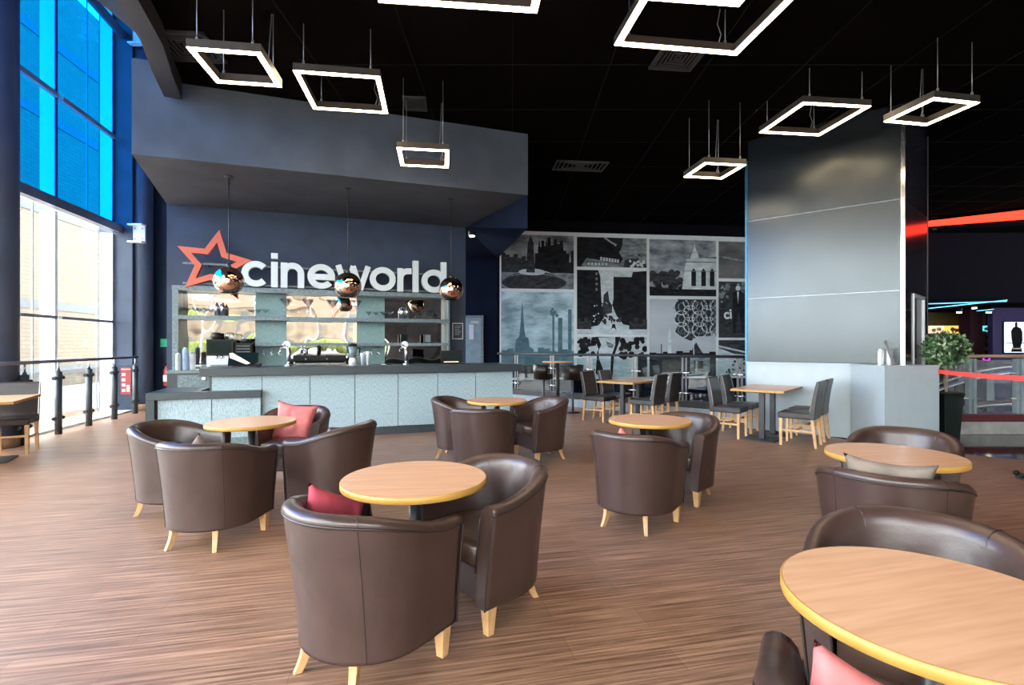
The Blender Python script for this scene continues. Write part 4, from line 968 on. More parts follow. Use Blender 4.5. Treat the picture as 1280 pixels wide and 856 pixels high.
# concession alcove, wall pieces
def fx_(px, Y): return (px-640)/640*Y
mb = MB(); mb.box(fx_(1150, 20), fx_(1247, 20), 20.5, 20.7, -1.1, 2.7); struct('wall_concession', mb, 'olive')
mb = MB(); mb.box(fx_(1207, 19), fx_(1222, 19), 18.8, 19.3, -1.1, 2.7); struct('wall_pier', mb, 'red_room')
mb = MB(); mb.box(fx_(1241, 18), fx_(1330, 18), 18.0, 18.2, -1.1, 2.7); struct('wall_purple', mb, 'purple')
def lightbox(x0, x1, y0, y1, mt, lab, Y=20.3, extra=None):
    t = thing('menu_lightbox', lab, 'lightbox', (fx_((x0+x1)/2, Y), Y, H0+(HY-(y0+y1)/2)/640*Y))
    w = (x1-x0)/640*Y/2; h = (y1-y0)/640*Y/2
    mb = MB(); mb.box(-w, w, 0, .08, -h, h); obj('face', mb, mt, t)
    if extra:
        mb = MB()
        for a, b in extra: mb.sphere((a*w, -.005, b*h), h*.55, 10, 6, (1.2, .1, 1))
        obj('printed_picture', mb, 'beige', t)
    mb = MB(); mb.box(-w-.02, w+.02, .081, .12, -h-.02, h+.02); obj('case', mb, 'black', t)
lightbox(1162, 1180, 407, 416.5, 'coral_l', 'salmon-coloured menu lightbox behind the bay tree, far left one', extra=[(-.4, -.2), (.3, .1)])
lightbox(1180.2, 1201, 407, 416.5, 'orange_l', 'orange menu lightbox above the bay tree', extra=[(0, .1), (.5, -.2)])
lightbox(1201.2, 1206, 407, 416.5, 'lime_l', 'narrow lime green menu lightbox beside the pier')
lightbox(1223.5, 1239, 407, 415, 'teal_l', 'teal menu lightbox right of the dark pier', extra=[(.2, 0)])
t = thing('snack_display', 'dim shelves of snacks below the teal lightbox', 'shelves', (fx_(1231, 20.2), 20.2, 0))
mb = MB()
for z in (1.15, 1.45, 1.75): mb.box(-.3, .3, -.1, .15, z, z+.03)
obj('shelf', mb, 'red_room', t)
for z in (1.18, 1.48, 1.78):
    mb = MB()
    for k in range(6): mb.box(-.28+.1*k, -.21+.1*k, -.08, .05, z, z+.12+.02*(k % 3))
    obj('snack_packets', mb, 'skirt', t)
for i, (a, b) in enumerate((((1155, 386), (1259, 375)), ((1150, 380), (1258, 376.5)))):
    mb = MB(); Y = 15.6-.15*i; q = [(fx_(p_[0], Y), Y, H0+(HY-p_[1])/640*Y) for p_ in (a, b)]
    mb.tube(q, .018, 6); tag(obj('light_line', mb, 'cyan_led'), ('steeper' if i == 0 else 'flatter')+' thin cyan light line under the foyer bulkhead', 'light')
mb = MB(); Y = 17.; mb.tube([(fx_(1221, Y), Y, H0+42.5/640*Y), (fx_(1242, Y), Y, H0+44.5/640*Y)], .015, 6); tag(obj('light_line', mb, 'cyan_led'), 'short cyan light line above the teal lightbox', 'light')
for px, py in ((1199, 391), (1236, 391), (1218, 385.6)):
    Y = 17.5; t = thing('ceiling_downlight', 'small white downlight %s in the foyer' % {1199: 'above the orange lightbox', 1236: 'above the teal lightbox', 1218: 'above the dark pier'}[px], 'light', (fx_(px, Y), Y, H0+(HY-py)/640*Y))
    mb = MB(); mb.lathe([(.07, 0), (.07, .03)], 12); obj('lens', mb, 'down', t); mb = MB(); mb.lathe([(.085, .03), (.085, 2.69-t.location.z)], 12); obj('housing', mb, 'black', t)
# backlit poster with a standing figure
Y = 17.9; px0, px1, py0, py1 = 1257, 1283, 402.5, 440.5
t = thing('backlit_poster', 'backlit film poster of a figure in a black jacket on the purple wall', 'poster', (fx_(1270, Y), Y+.0, 0))
w = (px1-px0)/640*Y/2; z0 = H0+(HY-py1)/640*Y; z1 = H0+(HY-py0)/640*Y; hh = z1-z0
mb = MB(); mb.box(-w, w, 0, .05, z0, z1); obj('face', mb, 'post_l', t)
mb = MB(); mb.box(-w-.03, w+.03, .05, .09, z0-.03, z1+.03); obj('case', mb, 'black', t)
mb = MB()
def pg(pts):
    vs = [(x*w, -.004, z0+z*hh) for x, z in pts]; mb.add(vs+[(v[0], 0.0, v[2]) for v in vs], [tuple(range(len(vs)))], False)
pg([(-.25, .10), (-.45, .45), (-.5, .7), (-.3, .82), (.05, .86), (.45, .8), (.6, .68), (.62, .4), (.4, .12)]); pg([(-.12, .84), (-.12, .97), (.02, 1.0), (.14, .97), (.12, .84)]); pg([(-.95, .29), (.95, .29), (.95, .32), (-.95, .32)]); pg([(-.5, .02), (-.4, .16), (.5, .16), (.6, .02)])
obj('printed_figure', mb, 'black', t)
mb = MB(); mb.box(-.35*w, .4*w, -.01, -.005, z0+.11*hh, z0+.15*hh); obj('printed_title', mb, 'beige', t)

# foyer balustrade
t = thing('foyer_balustrade', 'glass balustrade on a pale plinth beyond the polished floor', 'railing', (8.0, 8.05, 0))
X0, X1 = -1.05, 3.4
mb = MB(); mb.box(X0-.1, X1, -.02, .25, 0, .20); obj('plinth', mb, 'plinth', t)
mb = MB(); mb.box(X0-.15, X1, -.06, .32, .20, .31); obj('red_ledge', mb, 'red_dark', t)
mb = MB(); mb.tube([(X0-.1, .1, 1.22), (X1, .1, 1.22)], .028, 10); obj('handrail', mb, 'skirt', t)
for px in (1213.5, 1273, 1335):
    x = (px-640)/640*8.15-8.0
    mb = MB(); mb.box(x-.062, x-.018, .06, .14, .31, 1.18); mb.box(x+.005, x+.05, .05, .15, .31, 1.18); po = obj('post', mb, 'kerb', t)
    mb = MB()
    for z in (.55, .95): mb = MB(); mb.tube([(x-.14, .08, z), (x+.14, .08, z)], .016, 8); obj('glass_clamp', mb, 'silver', po)
for a, b in ((-.95, -.8), (-.66, -.05), (.12, .9)):
    mb = MB(); mb.box(a, b, .095, .105, .33, 1.16); obj('glass_panel', mb, 'glass_bal', t)
# curved stair rails with blue lights beyond
def curvebar(x0, x1, y0, z0, z1, r, mt, nm, lab, bulge=.12):
    mb = MB(); pts = []
    for i in range(17):
        u = i/16; pts.append((x0+(x1-x0)*u, y0+.6*math.sin(PI*u*.5), z0+(z1-z0)*math.sin(PI*.5*u)+bulge*0))
    mb.tube(pts, r, 8); return tag(obj(nm, mb, mt), lab, 'railing')
curvebar(7.65, 10.4, 9.6, .55, 1.00, .035, 'silver', 'curved_rail', 'upper curved silver stair rail seen through the foyer glass')
curvebar(7.65, 10.8, 9.8, .35, .88, .030, 'silver', 'curved_rail', 'second curved silver stair rail below the upper one in the foyer')
curvebar(7.65, 10.2, 9.75, .45, .95, .012, 'blue_led', 'light_line', 'curved line of blue lights along the foyer stair rail')
curvebar(7.65, 10.9, 9.5, .15, .28, .05, 'silver', 'curved_rail', 'low flat silver curved rail near the foyer plinth')
curvebar(7.7, 10.9, 9.45, .22, .34, .02, 'red', 'curved_rail', 'thin red curved rail above the low silver rail')
t = thing('rear_balustrade', 'second darker balustrade further back in the foyer', 'railing', (11, 11.5, 0))
mb = MB(); mb.box(-2, 4, -.03, .03, 1.0, 1.05); obj('handrail', mb, 'red_room', t)
for x in (-1.2, -.3, .9): mb = MB(); mb.box(x-.08, x+.08, -.05, .05, -1.1, 1.0); obj('post', mb, 'rail_post', t)
mb = MB(); mb.tube([(fx_(1233+12*math.cos(a/8*2*PI)*.35, 14), 14, 1.02+.05*math.sin(a/8*2*PI)) for a in range(9)], .02, 6); tag(obj('neon_ring', mb, 'mag_led'), 'small magenta neon ring behind the foyer railing', 'light')

# ================================================================== LIGHT FRAMES
def frame(name_lab, pts, h, full_lab):
    """pts: near-left start corner and neighbour corner of the lit face (pixels); side length from them"""
    c, e1, e2 = pts
    q = h*640
    P = [Vector(((p_[0]-640)/640, 1))*(q/(HY-p_[1])) for p_ in (c, e1, e2)]
    a = (P[1]-P[0]); b = (P[2]-P[0]); s = (a.length+b.length)/2
    ang = math.atan2(a.y, a.x); ang2 = math.atan2(b.y, b.x)-PI/2
    # average orientation
    while ang2-ang > PI/2: ang2 -= PI
    while ang2-ang < -PI/2: ang2 += PI
    an = (ang+ang2)/2
    ctr = P[0]+(a+b)/2
    return ctr, s, an
def square_light(ctr, s, an, z, lab):
    t = thing('square_pendant_light', lab, 'pendant light', (ctr.x, ctr.y, z), an, 'square frame pendant lights')
    w = .055*max(1, s/.9)**.5; hh = .085
    o_ = s/2; i_ = o_-w
    mb = MB()
    for x0, x1, y0, y1 in ((-o_, o_, -o_, -i_), (-o_, o_, i_, o_), (-o_, -i_, -i_, i_), (i_, o_, -i_, i_)): mb.box(x0, x1, y0, y1, .008, hh)
    obj('frame', mb, 'lamp_body', t)
    mb = MB()
    for x0, x1, y0, y1 in ((-o_+.003, o_-.003, -o_+.003, -i_-.003), (-o_+.003, o_-.003, i_+.003, o_-.003), (-o_+.003, -i_-.003, -i_-.003, i_+.003), (i_+.003, o_-.003, -i_-.003, i_+.003)): mb.box(x0, x1, y0, y1, 0, .0078)
    obj('diffuser', mb, 'lamp', t)
    k = o_-w/2
    for sx_, sy_ in ((-1, -1), (1, -1), (1, 1), (-1, 1)):
        mb = MB(); px_, py_ = sx_*k*.82, sy_*k
        mb.tube([(px_, py_, hh), (px_, py_, 4.845-z)], .0045, 6); mb.tube([(px_, py_, hh), (px_, py_, hh+.04)], .012, 8); obj('suspension_wire', mb, 'cord', t)
    mb = MB(); x_, y_ = k*.7, k
    mb.tube([(x_, y_, hh), (x_+.03, y_, hh+.1), (x_-.01, y_, hh+.2), (x_+.02, y_, 4.845-z)], .005, 6); obj('power_cable', mb, 'cord', t)
    return t
FR = [
 ('small square pendant light at far left, nearest the curved ceiling edge', ((235.5, 62), (330.5, 66), (266.6, 104)), 2.7, None),
 ('square pendant light right of the leftmost one, in front of the bulkhead', ((366.5, 91), (480.7, 96.8), (386.4, 136)), 2.92, None),
 ('small square pendant light hanging low in the centre before the blue-grey bulkhead', ((498, 185.2), (562.8, 187.4), (500, 208)), 2.53, None),
 ('large square pendant light at the top right of centre, showing three lit sides', ((767.5, 57), (919.5, 69.6), None), 3.0, 1.32),
 ('smallest-looking square pendant light left of the glossy enclosure top', ((853, 221.6), (903.5, 223.5), (880, 204)), 2.55, None),
 ('square pendant light before the dark enclosure top', ((949, 166), (1025, 170), (1003, 128)), 3.0, None),
 ('square pendant light at far right above the enclosure corner', ((1104, 152), (1160, 157), (1165, 123)), 2.75, None),
]
for lab, (c, e1, e2), h, fixed in FR:
    q = h*640
    V = lambda p_: Vector(((p_[0]-640)/640, 1))*(q/(HY-p_[1]))
    P0, P1 = V(c), V(e1)
    if e2 is not None:
        P2 = V(e2)
        a, b = P1-P0, P2-P0
        # b is the side running in depth; bring it perpendicular to a
        bl_ = b if abs(b.y) > 0 else b
        s = (a.length+b.length)/2
        perp = Vector((-a.y, a.x)).normalized(); sign = 1 if perp.dot(b) > 0 else -1
        perp *= sign
        d1 = a.normalized(); bb = b.normalized()*sign
        d2 = Vector((bb.y, -bb.x)); an = (math.atan2(d1.y, d1.x)+math.atan2(d2.y, d2.x))/2
        ctr = P0+(a+b)/2
        square_light(ctr, s, an, H0+h, lab)
    else:
        a = P1-P0; s = fixed; d1 = a.normalized(); an = math.atan2(d1.y, d1.x)
        ctr = P0+d1*s/2+Vector((d1.y, -d1.x))*s/2
        square_light(ctr, s, an, H0+h, lab)
# two frames that stick into the top of the picture
def far_edge(pr, h, s, lab):      # far-right corner pixel known, direction 6 degrees
    q = h*640; P = Vector(((pr[0]-640)/640, 1))*(q/(HY-pr[1])); an = math.radians(6); d = Vector((math.cos(an), math.sin(an))); n = Vector((-d.y, d.x))
    square_light(P-d*s/2-n*s/2, s, an, H0+h, lab)
far_edge((671.4, 17), 2.9, 1.36, 'large square pendant light cut by the top edge left of centre')
far_edge((923.7, 9), 2.3, .82, 'square pendant light cut by the top edge, nested above the large right one')
# downlight on the raked soffit
Yd = 10.95; t = thing('ceiling_downlight', 'single warm downlight in the dark soffit right of the bar', 'light', ((590-640)/640*Yd, Yd, H0+136/640*Yd-.005))
mb = MB(); mb.lathe([(.055, .0), (.055, .01)], 16); obj('lens', mb, 'down', t); mb = MB(); mb.lathe([(.075, .004), (.075, .16)], 16); obj('bezel', mb, 'steel_dark', t)
t.rotation_euler = (math.radians(-9), 0, 0)
# ceiling grilles
def grille(px, py, w, d, rz, lab):
    Y = 3.44*640/(HY-py); t = thing('ceiling_vent', lab, 'air vent', ((px-640)/640*Y, Y, 4.845), rz)
    mb = MB(); 
    for x0, x1, y0, y1 in ((-w, w, -d, -d+.03), (-w, w, d-.03, d), (-w, -w+.03, -d, d), (w-.03, w, -d, d)): mb.box(x0, x1, y0, y1, -.03, 0)
    obj('frame', mb, 'charcoal', t)
    mb = MB(); n = 6
    for k in range(1, n):
        f_ = 1-k/n; 
        for x0, x1, y0, y1 in ((-w*f_, w*f_, -d*f_, -d*f_+.02), (-w*f_, w*f_, d*f_-.02, d*f_), (-w*f_, -w*f_+.02, -d*f_, d*f_), (w*f_-.02, w*f_, -d*f_, d*f_)): mb.box(x0, x1, y0, y1, -.02, -.002)
    obj('slat', mb, 'charcoal', t)
grille(236, 58, .30, .30, .1, 'square louvred ceiling vent beside the leftmost pendant light')
grille(848, 71, .27, .27, .1, 'square ceiling vent just below the large right pendant light')
grille(519, 129, .16, .2, .1, 'small ceiling vent above the bulkhead edge')
grille(725, 207, .5, .25, .1, 'wide dark slatted panel in place of recessed ceiling fixtures, middle distance')  # slatted frame stands in for recessed ceiling fixtures

# ================================================================== FURNITURE
# ---- tub chair
def build_tub():
    t = thing('tub_chair', 'x', 'armchair', (0, 0, 0))
    NS = 44; F = .24
    # path parameter: straight arm -> back arc -> straight arm
    def path(u, W, D, Fr):
        # u in 0..1, returns point and outward normal
        sL = Fr; arcL = PI*(W+D)/2; tot = 2*sL+arcL; d = u*tot
        if d < sL: return Vector((W, Fr-d)), Vector((1, 0))
        if d > tot-sL: return Vector((-W, d-(tot-sL))), Vector((-1, 0))
        a = (d-sL)/arcL*PI
        p_ = Vector((W*math.cos(a), -D*math.sin(a))); n = Vector((math.cos(a)/W, -math.sin(a)/D)).normalized(); return p_, n
    def rimz(u):
        b = math.sin(PI*u); b = max(0, (b-.15)/.85); b = b*b*(3-2*b)
        return .635+.105*b
    Wb, Db, Wt, Dt = .305, .29, .355, .365
    def outer(u, z):
        f = (z-.14)/(rimz(u)-.14); f = max(0, min(1, f)); g = f**1.25
        p_, n = path(u, Wb+(Wt-Wb)*g, Db+(Dt-Db)*g, F-.01*g)
        return p_, n
    th = .085
    rings = []; pip = []
    for i in range(NS+1):
        u = i/NS; zr = rimz(u); ring = []
        for z in (.14, .155, .25, .36, .47, .56, zr-.055, zr-.038):
            p_, n = outer(u, z); ring.append((p_.x, p_.y, z))
        po, n = outer(u, zr-.03); pip.append((po.x+n.x*.001, po.y+n.y*.001, zr-.034))
        for k, (o_, dz) in enumerate(((.004, -.022), (-.004, -.006), (-.022, .004), (-.042, .004), (-.064, -.006), (-.08, -.026), (-.088, -.055))):
            q = po+n*o_; ring.append((q.x, q.y, zr+dz))
        for z, o_ in ((.52, -.088), (.44, -.085), (.30, -.085)):
            p_, n2 = outer(u, z); q = p_+n2*o_; ring.append((q.x, q.y, min(z, zr-.07)))
        ring.append(ring[-1][:2]+(.14,))
        rings.append(ring)
    mb = MB(); mb.loft(rings, True, True, True)
    # inner surfaces a warmer leather
    obj('shell', mb, 'leather', t)
    mb = MB(); mb.tube(pip, .0055, 6)
    for e, sg in ((rings[0], 1), (rings[-1], -1)):
        edge = [Vector(q)+Vector((0, .002, 0)) for q in e[0:8]]; mb.tube([(q.x, q.y, q.z) for q in edge], .005, 6)
        edge2 = [Vector(q)+Vector((0, .002, 0)) for q in e[14:18]]; mb.tube([(q.x, q.y, q.z) for q in edge2], .005, 6)
    obj('piping', mb, 'leather_seam', t)
    for u in (.335, .665):
        mb = MB(); pts = []
        for z in (.145, .25, .36, .47, .56, rimz(u)-.04):
            p_, n = outer(u, z); q = p_+n*.0005; pts.append((q.x, q.y, z))
        po, n = outer(u, rimz(u)-.03)
        for o_, dz in ((.0045, -.022), (-.004, -.0055), (-.022, .0045), (-.042, .0045), (-.064, -.0055), (-.08, -.0255), (-.0875, -.055)):
            q = po+n*o_; pts.append((q.x, q.y, rimz(u)+dz))
        mb.tube(pts, .0022, 5); obj('stitched_seam', mb, 'leather_seam', t)
    # seat base and cushion
    def dshape(W, D, Fr, z, n=18):
        return [(W, Fr, z)]+[(W*math.cos(PI*i/n), -D*math.sin(PI*i/n), z) for i in range(n+1)]+[(-W, Fr, z)]
    mb = MB(); mb.loft([dshape(.225, .205, .20, .145), dshape(.225, .205, .205, .31)], True, True, False); obj('seat_base', mb, 'leather', t)
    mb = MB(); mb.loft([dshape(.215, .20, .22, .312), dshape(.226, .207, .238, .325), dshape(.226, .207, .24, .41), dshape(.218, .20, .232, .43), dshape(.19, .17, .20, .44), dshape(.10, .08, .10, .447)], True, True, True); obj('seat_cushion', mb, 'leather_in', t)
    # legs
    for sx_ in (-1, 1):
        mb = MB(); cx, cy = sx_*.268, .185
        mb.loft([[(cx+dx*w, cy+dy*w, z) for dx, dy in ((-1, -1), (1, -1), (1, 1), (-1, 1))] for z, w in ((.0, .019), (.15, .030))], True, True, False); obj('leg', mb, 'leg', t, bevel=.003)
    for sx_ in (-1, 1):
        mb = MB(); R_ = []
        for z, o_, w in ((.15, 0, .024), (.11, .004, .022), (.07, .014, .020), (.03, .030, .018), (0, .046, .017)):
            d = Vector((sx_*.45, -.9)).normalized(); c = Vector((sx_*.150, -.205))+d*o_; s_ = Vector((-d.y, d.x))
            R_.append([(c.x+d.x*a+s_.x*b, c.y+d.y*a+s_.y*b, z) for a, b in ((-w, -w*.8), (w, -w*.8), (w, w*.8), (-w, w*.8))])
        mb.loft(R_, True, True, False); obj('leg', mb, 'leg', t, bevel=.003)
    return t
def build_cushion_mesh(w=.42, th=.12, n=18, seed=1):
    r = random.Random(seed); mb = MB()
    def pt(u, v, s):
        pin = 1-.16*(abs(u)**2*(1-abs(v)**4)+0) ; pin2 = 1-.16*(abs(v)**2*(1-abs(u)**4)*1)
        x = u*w/2*(1-.15*(1-v*v)); y = v*w/2*(1-.15*(1-u*u))
        h = th/2*((1-u**4)*(1-v**4))**.5
        wr = (.012*math.sin(7*u+3*v+seed)*math.sin(5*v-2*u)+.007*math.sin(13*u-6*v+seed*2)*math.sin(9*v+4*u))*(1-u*u)*(1-v*v)
        return (x, s*h+wr, y)
    for s in (-1, 1):
        vs = [pt(-1+2*i/n, -1+2*j/n, s) for i in range(n+1) for j in range(n+1)]
        fs = [(i*(n+1)+j, (i+1)*(n+1)+j, (i+1)*(n+1)+j+1, i*(n+1)+j+1) for i in range(n) for j in range(n)]
        mb.add(vs, fs, True)
    return mb
def cushion(mat, loc, rz, tilt, roll, lab, seed=1, w=.42, th=.13):
    o = obj('cushion', build_cushion_mesh(w, th, seed=seed), mat); tag(o, lab, 'cushion')
    o.location = loc; o.rotation_mode = 'ZXY'
    o.matrix_world = Matrix.Translation(loc) @ Matrix.Rotation(rz, 4, 'Z') @ Matrix.Rotation(tilt, 4, 'X') @ Matrix.Rotation(roll, 4, 'Y')
    return o
ZT = .735
def build_round_table(R_=.36):
    t = thing('round_table', 'x', 'table', (0, 0, 0))
    mb = MB(); mb.cur = 0
    mb.lathe([(R_-.002, ZT-.001), (R_-.003, ZT)], 64)
    mb2 = MB(); mb2.lathe([(R_-.004, ZT-.030), (R_-.004, ZT-.0005)], 64); mb2.lathe([(R_-.006, ZT-.0005), (R_-.006, ZT)], 64); obj('tabletop', mb2, 'tabletop', t)
    mb = MB(); rr = [(R_-.004, ZT-.032), (R_, ZT-.030), (R_, ZT-.003), (R_-.003, ZT), (R_-.006, ZT), (R_-.006, ZT-.03)]
    rings = [[(r_*math.cos(2*PI*k/64), r_*math.sin(2*PI*k/64), z) for r_, z in rr] for k in range(65)]
    mb.loft(rings, True, False, True); obj('edge_band', mb, 'tableedge', t, 'bright yellow beech edge')
    mb = MB(); mb.tube([(0, 0, .03), (0, 0, ZT-.05)], .030, 16); obj('pedestal', mb, 'steel_dark', t)
    mb = MB(); mb.box(-.2, .2, -.02, .02, ZT-.05, ZT-.031); mb.box(-.02, .02, -.2, .2, ZT-.05, ZT-.031); obj('top_plate', mb, 'steel_dark', t)
    mb = MB(); mb.lathe([(.17, 0), (.17, .012), (.03, .03)], 28); obj('base_plate', mb, 'steel_dark', t)
    return t
tub0 = build_tub(); tab0 = build_round_table()
used = {'tub': False, 'tab': False}
def tub(x, y, fx__, fy__, lab, grp):
    rz = face_rz(fx__, fy__)
    if not used['tub']:
        used['tub'] = True; tub0.location = (x, y, 0); tub0.rotation_euler = (0, 0, rz); tub0['label'] = lab; tub0['group'] = grp; return tub0
    return dup(tub0, (x, y), rz, lab, grp)
def rtab(x, y, lab, rz=0., sc=1.):
    if not used['tab']:
        used['tab'] = True; t_ = tab0; t_.location = (x, y, 0); t_.rotation_euler = (0, 0, rz); t_['label'] = lab; t_['group'] = 'round oak café tables'
    else: t_ = dup(tab0, (x, y), rz, lab, 'round oak café tables')
    return t_
g = 'tub chairs at the round tables'
# G0 foreground centre
rtab(-.49, 2.58, 'round oak table in the front centre, between two brown tub chairs', .1)
tub(-.640, 2.30, .545, .839, 'brown leather tub chair nearest the camera with its back turned, crimson cushion inside', g)
tub(-.165, 2.80, -.72, -.69, 'brown leather tub chair to the right of the front centre table, inside visible', g)
# G1 left
rtab(-2.27, 4.46, 'round oak table at left, in front of the low counter', -.1)
tub(-2.16, 3.72, .08, .99, 'brown tub chair of the left table with its back to the camera', g)
tub(-2.82, 4.34, .98, -.05, 'brown tub chair at the far left of the left table', g)
tub(-1.53, 4.38, -.97, .22, 'brown tub chair at the right side of the left table', g)
tub(-2.25, 5.28, .0, -1, 'brown tub chair behind the left table holding a pink cushion', g)
# G2 middle back
rtab(-.18, 6.18, 'round oak table closest to the bar, right of the bar centre', .2)
tub(-.65, 6.42, .97, -.22, 'brown tub chair on the left side of the table closest to the bar', g)
tub(-.32, 5.56, .12, .99, 'brown tub chair with its back to the camera at the table closest to the bar', g)
tub(.34, 6.33, -.89, -.45, 'brown tub chair on the right side of the table closest to the bar', g)
# G3 middle right
rtab(1.23, 4.58, 'round oak table right of centre with two tub chairs, before the dining tables', .15)
tub(.98, 4.06, .56, .83, 'brown tub chair right of centre, back to the camera with four pale legs clear', g)
tub(1.55, 4.755, -.72, -.69, 'brown tub chair tucked behind the right-of-centre round table', g)
# G4 right
rtab(2.33, 3.13, 'round oak table at right, in front of the podium', .1)
tub(2.09, 2.83, .62, .78, 'brown tub chair at right with its back to the camera, below the podium table', g)
tub(2.93, 3.85, -.70, -.71, 'brown tub chair on the far side of the right table, in front of the podium', g)
# G5 foreground right
rtab(1.105, 1.335, 'round oak table in the bottom right corner, largest in the picture', .25)
tub(1.42, 1.77, -.62, -.78, 'large brown tub chair behind the bottom right corner table', g)
tub(.865, 1.0, .50, .86, 'brown tub chair at the bottom right edge, mostly cut off, holding a pink cushion', g)
# cushions
cushion('pink', (-2.30, 5.40, .575), .05, -.25, .14, 'crumpled dusty pink cushion in the chair behind the left table', 2, .44)
cushion('crimson', (-.825, 2.345, .567), math.radians(57), -.20, .40, 'crimson cushion poking over the rim of the nearest tub chair', 3, .34, .09)
cushion('taupe', (-2.28, 3.72, .545), .3, -.25, .75, 'taupe cushion poking above the camera-side chair of the left table', 4, .30)
cushion('taupe', (1.975, 2.69, .615), face_rz(.62, .78), .20, .03, 'taupe cushion showing above the rim of the right camera-side chair', 5, .40, .08)
cushion('pink', (.755, 1.06, .54), -.30, -.20, .33, 'dusty pink cushion in the bottom right corner chair', 6, .34, .10)
cushion('pink', (.91, 4.12, .535), -.3, -.2, .6, 'small pink cushion corner inside the right-of-centre tub chair', 7, .30)

# ---- dining chair
def build_dining():
    t = thing('dining_chair', 'x', 'chair', (0, 0, 0))
    def rb(mb, x0, x1, y0, y1, z0, z1): mb.box(x0, x1, y0, y1, z0, z1)
    mb = MB(); rb(mb, -.215, .215, -.22, .22, .38, .465); obj('seat', mb, 'leather_dining', t, bevel=.018)
    mb = MB(); R_ = []
    for z, y, th_ in ((.38, -.20, .035), (.50, -.205, .034), (.70, -.235, .030), (.89, -.275, .026), (.905, -.278, .018)):
        R_.append([(-.215, y-th_, z), (.215, y-th_, z), (.215, y+th_, z), (-.215, y+th_, z)])
    mb.loft(R_, True, True, False); bo = obj('backrest', mb, 'leather_dining', t, bevel=.012)
    mb = MB()
    for x in (-.213, .213): mb.tube([(x, -.17, .48), (x, -.205, .70), (x, -.25, .895)], .005, 5)
    obj('backrest_piping', mb, 'silver', bo)
    for sx_ in (-1, 1):
        mb = MB(); mb.loft([[(sx_*.185+dx*w, .185+dy*w, z) for dx, dy in ((-1, -1), (1, -1), (1, 1), (-1, 1))] for z, w in ((0, .016), (.38, .021))], True, True, False); obj('leg', mb, 'leg', t)
        mb = MB(); mb.loft([[(sx_*.185+dx*w, y+dy*w, z) for dx, dy in ((-1, -1), (1, -1), (1, 1), (-1, 1))] for z, y, w in ((0, -.245, .016), (.38, -.20, .021))], True, True, False); obj('leg', mb, 'leg', t)
        mb = MB(); mb.box(sx_*.185-.010, sx_*.185+.010, -.21, .18, .20, .228); obj('stretcher', mb, 'leg', t)
    mb = MB(); mb.box(-.175, .175, -.01, .01, .202, .226); obj('stretcher', mb, 'leg', t)
    return t
din0 = build_dining(); du = [False]
def dining(x, y, fx__, fy__, lab, grp):
    rz = face_rz(fx__, fy__)
    if not du[0]:
        du[0] = True; din0.location = (x, y, 0); din0.rotation_euler = (0, 0, rz); din0['label'] = lab; din0['group'] = grp; return
    dup(din0, (x, y), rz, lab, grp)
def build_square_table(w, l):
    t = thing('dining_table', 'x', 'table', (0, 0, 0))
    mb = MB(); mb.box(-w/2+.003, w/2-.003, -l/2+.003, l/2-.003, .722, .75); obj('tabletop', mb, 'tabletop', t)
    mb = MB()
    for x0, x1, y0, y1 in ((-w/2, w/2, -l/2, -l/2+.003), (-w/2, w/2, l/2-.003, l/2), (-w/2, -w/2+.003, -l/2+.003, l/2-.003), (w/2-.003, w/2, -l/2+.003, l/2-.003)): mb.box(x0, x1, y0, y1, .72, .749)
    obj('edge_band', mb, 'tableedge', t)
    mb = MB(); mb.box(-.035, .035, -.035, .035, .015, .70); obj('pedestal', mb, 'steel_dark', t)
    mb = MB(); mb.box(-.2, .2, -.2, .2, .70, .718); obj('top_plate', mb, 'steel_dark', t)
    mb = MB(); mb.box(-.22, .22, -.22, .22, 0, .014); obj('base_plate', mb, 'steel_dark', t)
    return t
DT = Vector((.65, .76)).normalized(); DL = Vector((.76, -.65)).normalized()
sq0 = build_square_table(.72, .60)
FB = Vector((3.515, 7.37)); FA = Vector((1.80, 9.0))
def place_sq(first, F_, k, lab):
    p_ = F_+DT*(.30+.605*k); rz = face_rz(DT.x, DT.y)
    if first: sq0.location = (p_.x, p_.y, 0); sq0.rotation_euler = (0, 0, rz); sq0['label'] = lab; sq0['group'] = 'square oak dining tables'
    else: dup(sq0, (p_.x, p_.y), rz, lab, 'square oak dining tables')
place_sq(True, FB, 0, 'square oak dining table beside the pale dado, nearer of the joined pair')
place_sq(False, FB, 1, 'square oak dining table against the pale dado, farther of the joined pair')
place_sq(False, FA, 0, 'square oak dining table before the glass balustrade, nearer of its pair')
place_sq(False, FA, 1, 'square oak dining table before the glass balustrade, farther of its pair')
gd = 'dark leather dining chairs'
for F_, w1, tag_ in ((FB, 'beside the pale dado', 'B'), (FA, 'before the mural', 'A')):
    for k, nf in ((0, 'near'), (1, 'far')):
        c = F_+DT*(.22+.62*k)+DL*.50; dining(c.x, c.y, -DL.x, -DL.y, 'dark leather dining chair, %s one, right side of table %s' % (nf, w1), gd)
        c = F_+DT*(.26+.62*k)-DL*.45; dining(c.x, c.y, DL.x, DL.y, 'dark leather dining chair, %s one, left side of table %s' % (nf, w1), gd)
# left edge dining set
fl_ = Vector((.50, -.866)); ll = Vector((-.866, -.50))
c = Vector((-5.985, 6.335))+ll*.36
sqL = build_square_table(.72, 1.08); sqL.location = (c.x, c.y, 0); sqL.rotation_euler = (0, 0, face_rz(fl_.x, fl_.y)); tag(sqL, 'oak dining table corner at the left edge by the big column', 'table')
dining(-6.44, 6.60, fl_.x, fl_.y, 'grey-brown leather dining chair at the left edge before the big column', gd)
dining(-6.085, 5.73, -fl_.x, -fl_.y, 'dining chair at the left edge of which only a seat corner and leg show', gd)

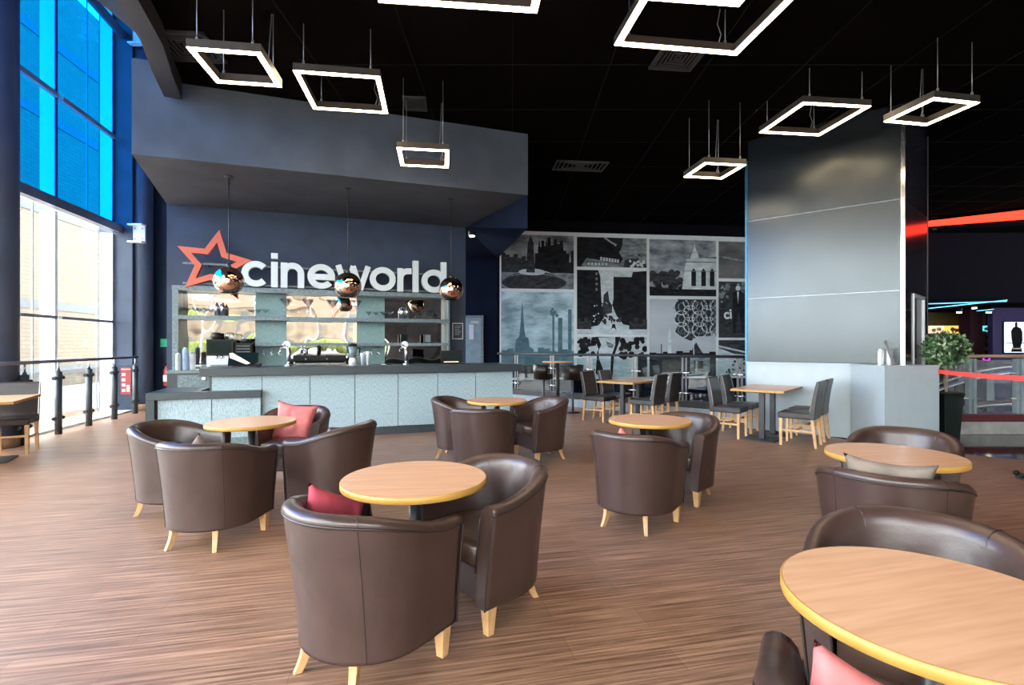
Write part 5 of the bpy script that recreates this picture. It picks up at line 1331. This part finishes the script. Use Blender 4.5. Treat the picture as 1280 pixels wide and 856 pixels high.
# ---- tall table and stools
tp = (fx_(697, 10.95), 10.95)
t = thing('poseur_table', 'tall round bar table with pale top between two bar stools', 'table', tp)
mb = MB(); mb.lathe([(.325, 1.025), (.325, 1.05)], 32); obj('tabletop', mb, 'tabletop', t)
mb = MB(); mb.tube([(0, 0, .02), (0, 0, 1.025)], .04, 12); obj('post', mb, 'steel_dark', t)
mb = MB(); mb.lathe([(.16, 0), (.16, .015), (.05, .03)], 24); obj('base_plate', mb, 'steel_dark', t)
def stool(x, y, rz, lab):
    t = thing('bar_stool', lab, 'bar stool', (x, y, 0), rz, 'leather bar stools at the tall table')
    mb = MB(); mb.lathe([(.17, .68), (.195, .70), (.20, .78), (.19, .80), (.10, .81)], 24); obj('seat', mb, 'leather_dining', t)
    mb = MB(); R_ = []
    for i in range(15):
        a = PI+PI*i/14; R_.append([(r_*math.cos(a), r_*math.sin(a), z) for r_, z in ((.205, .70), (.225, .99), (.195, .99), (.185, .80))])
    mb.loft(R_, True, True, True); obj('backrest', mb, 'leather_dining', t)
    mb = MB(); mb.tube([(0, 0, .02), (0, 0, .68)], .024, 10); obj('pole', mb, 'rail_post', t)
    mb = MB(); mb.tube([(.0, .0, .30), (.14, .10, .27), (.14, -.1, .27), (0, 0, .30)], .010, 6); obj('footrest', mb, 'chrome', t)
    mb = MB(); mb.lathe([(.16, 0), (.16, .015), (.03, .03)], 24); obj('base_plate', mb, 'steel_dark', t)
stool(fx_(679.5, 10.75), 10.75, -1.2, 'brown leather bar stool left of the tall table')
stool(fx_(716, 10.60), 10.60, 1.0, 'brown leather bar stool right of the tall table')

# ================================================================== LIGHTING
w = bpy.data.worlds.new('world'); bpy.context.scene.world = w; w.use_nodes = True
bg = w.node_tree.nodes['Background']; bg.inputs['Color'].default_value = (.93, .97, 1.0, 1); bg.inputs['Strength'].default_value = 9.5

cam = bpy.data.cameras.new('camera'); co = bpy.data.objects.new('camera', cam); C.objects.link(co)
cam.sensor_width = 36; cam.lens = 18.0; co.location = (0, 0, H0); co.rotation_euler = (PI/2, 0, 0)
cam.shift_y = (HY-428)/1280
cam.clip_start = .05; cam.clip_end = 200
bpy.context.scene.camera = co
vs_ = bpy.context.scene.view_settings; vs_.view_transform = 'Standard'; vs_.look = 'None'; vs_.gamma = 1; vs_.use_curve_mapping = False; vs_.exposure = 0.93
cy = bpy.context.scene.cycles
cy.max_bounces = 10; cy.transparent_max_bounces = 24; cy.diffuse_bounces = 4; cy.use_denoising = True; cy.sample_clamp_indirect = 8
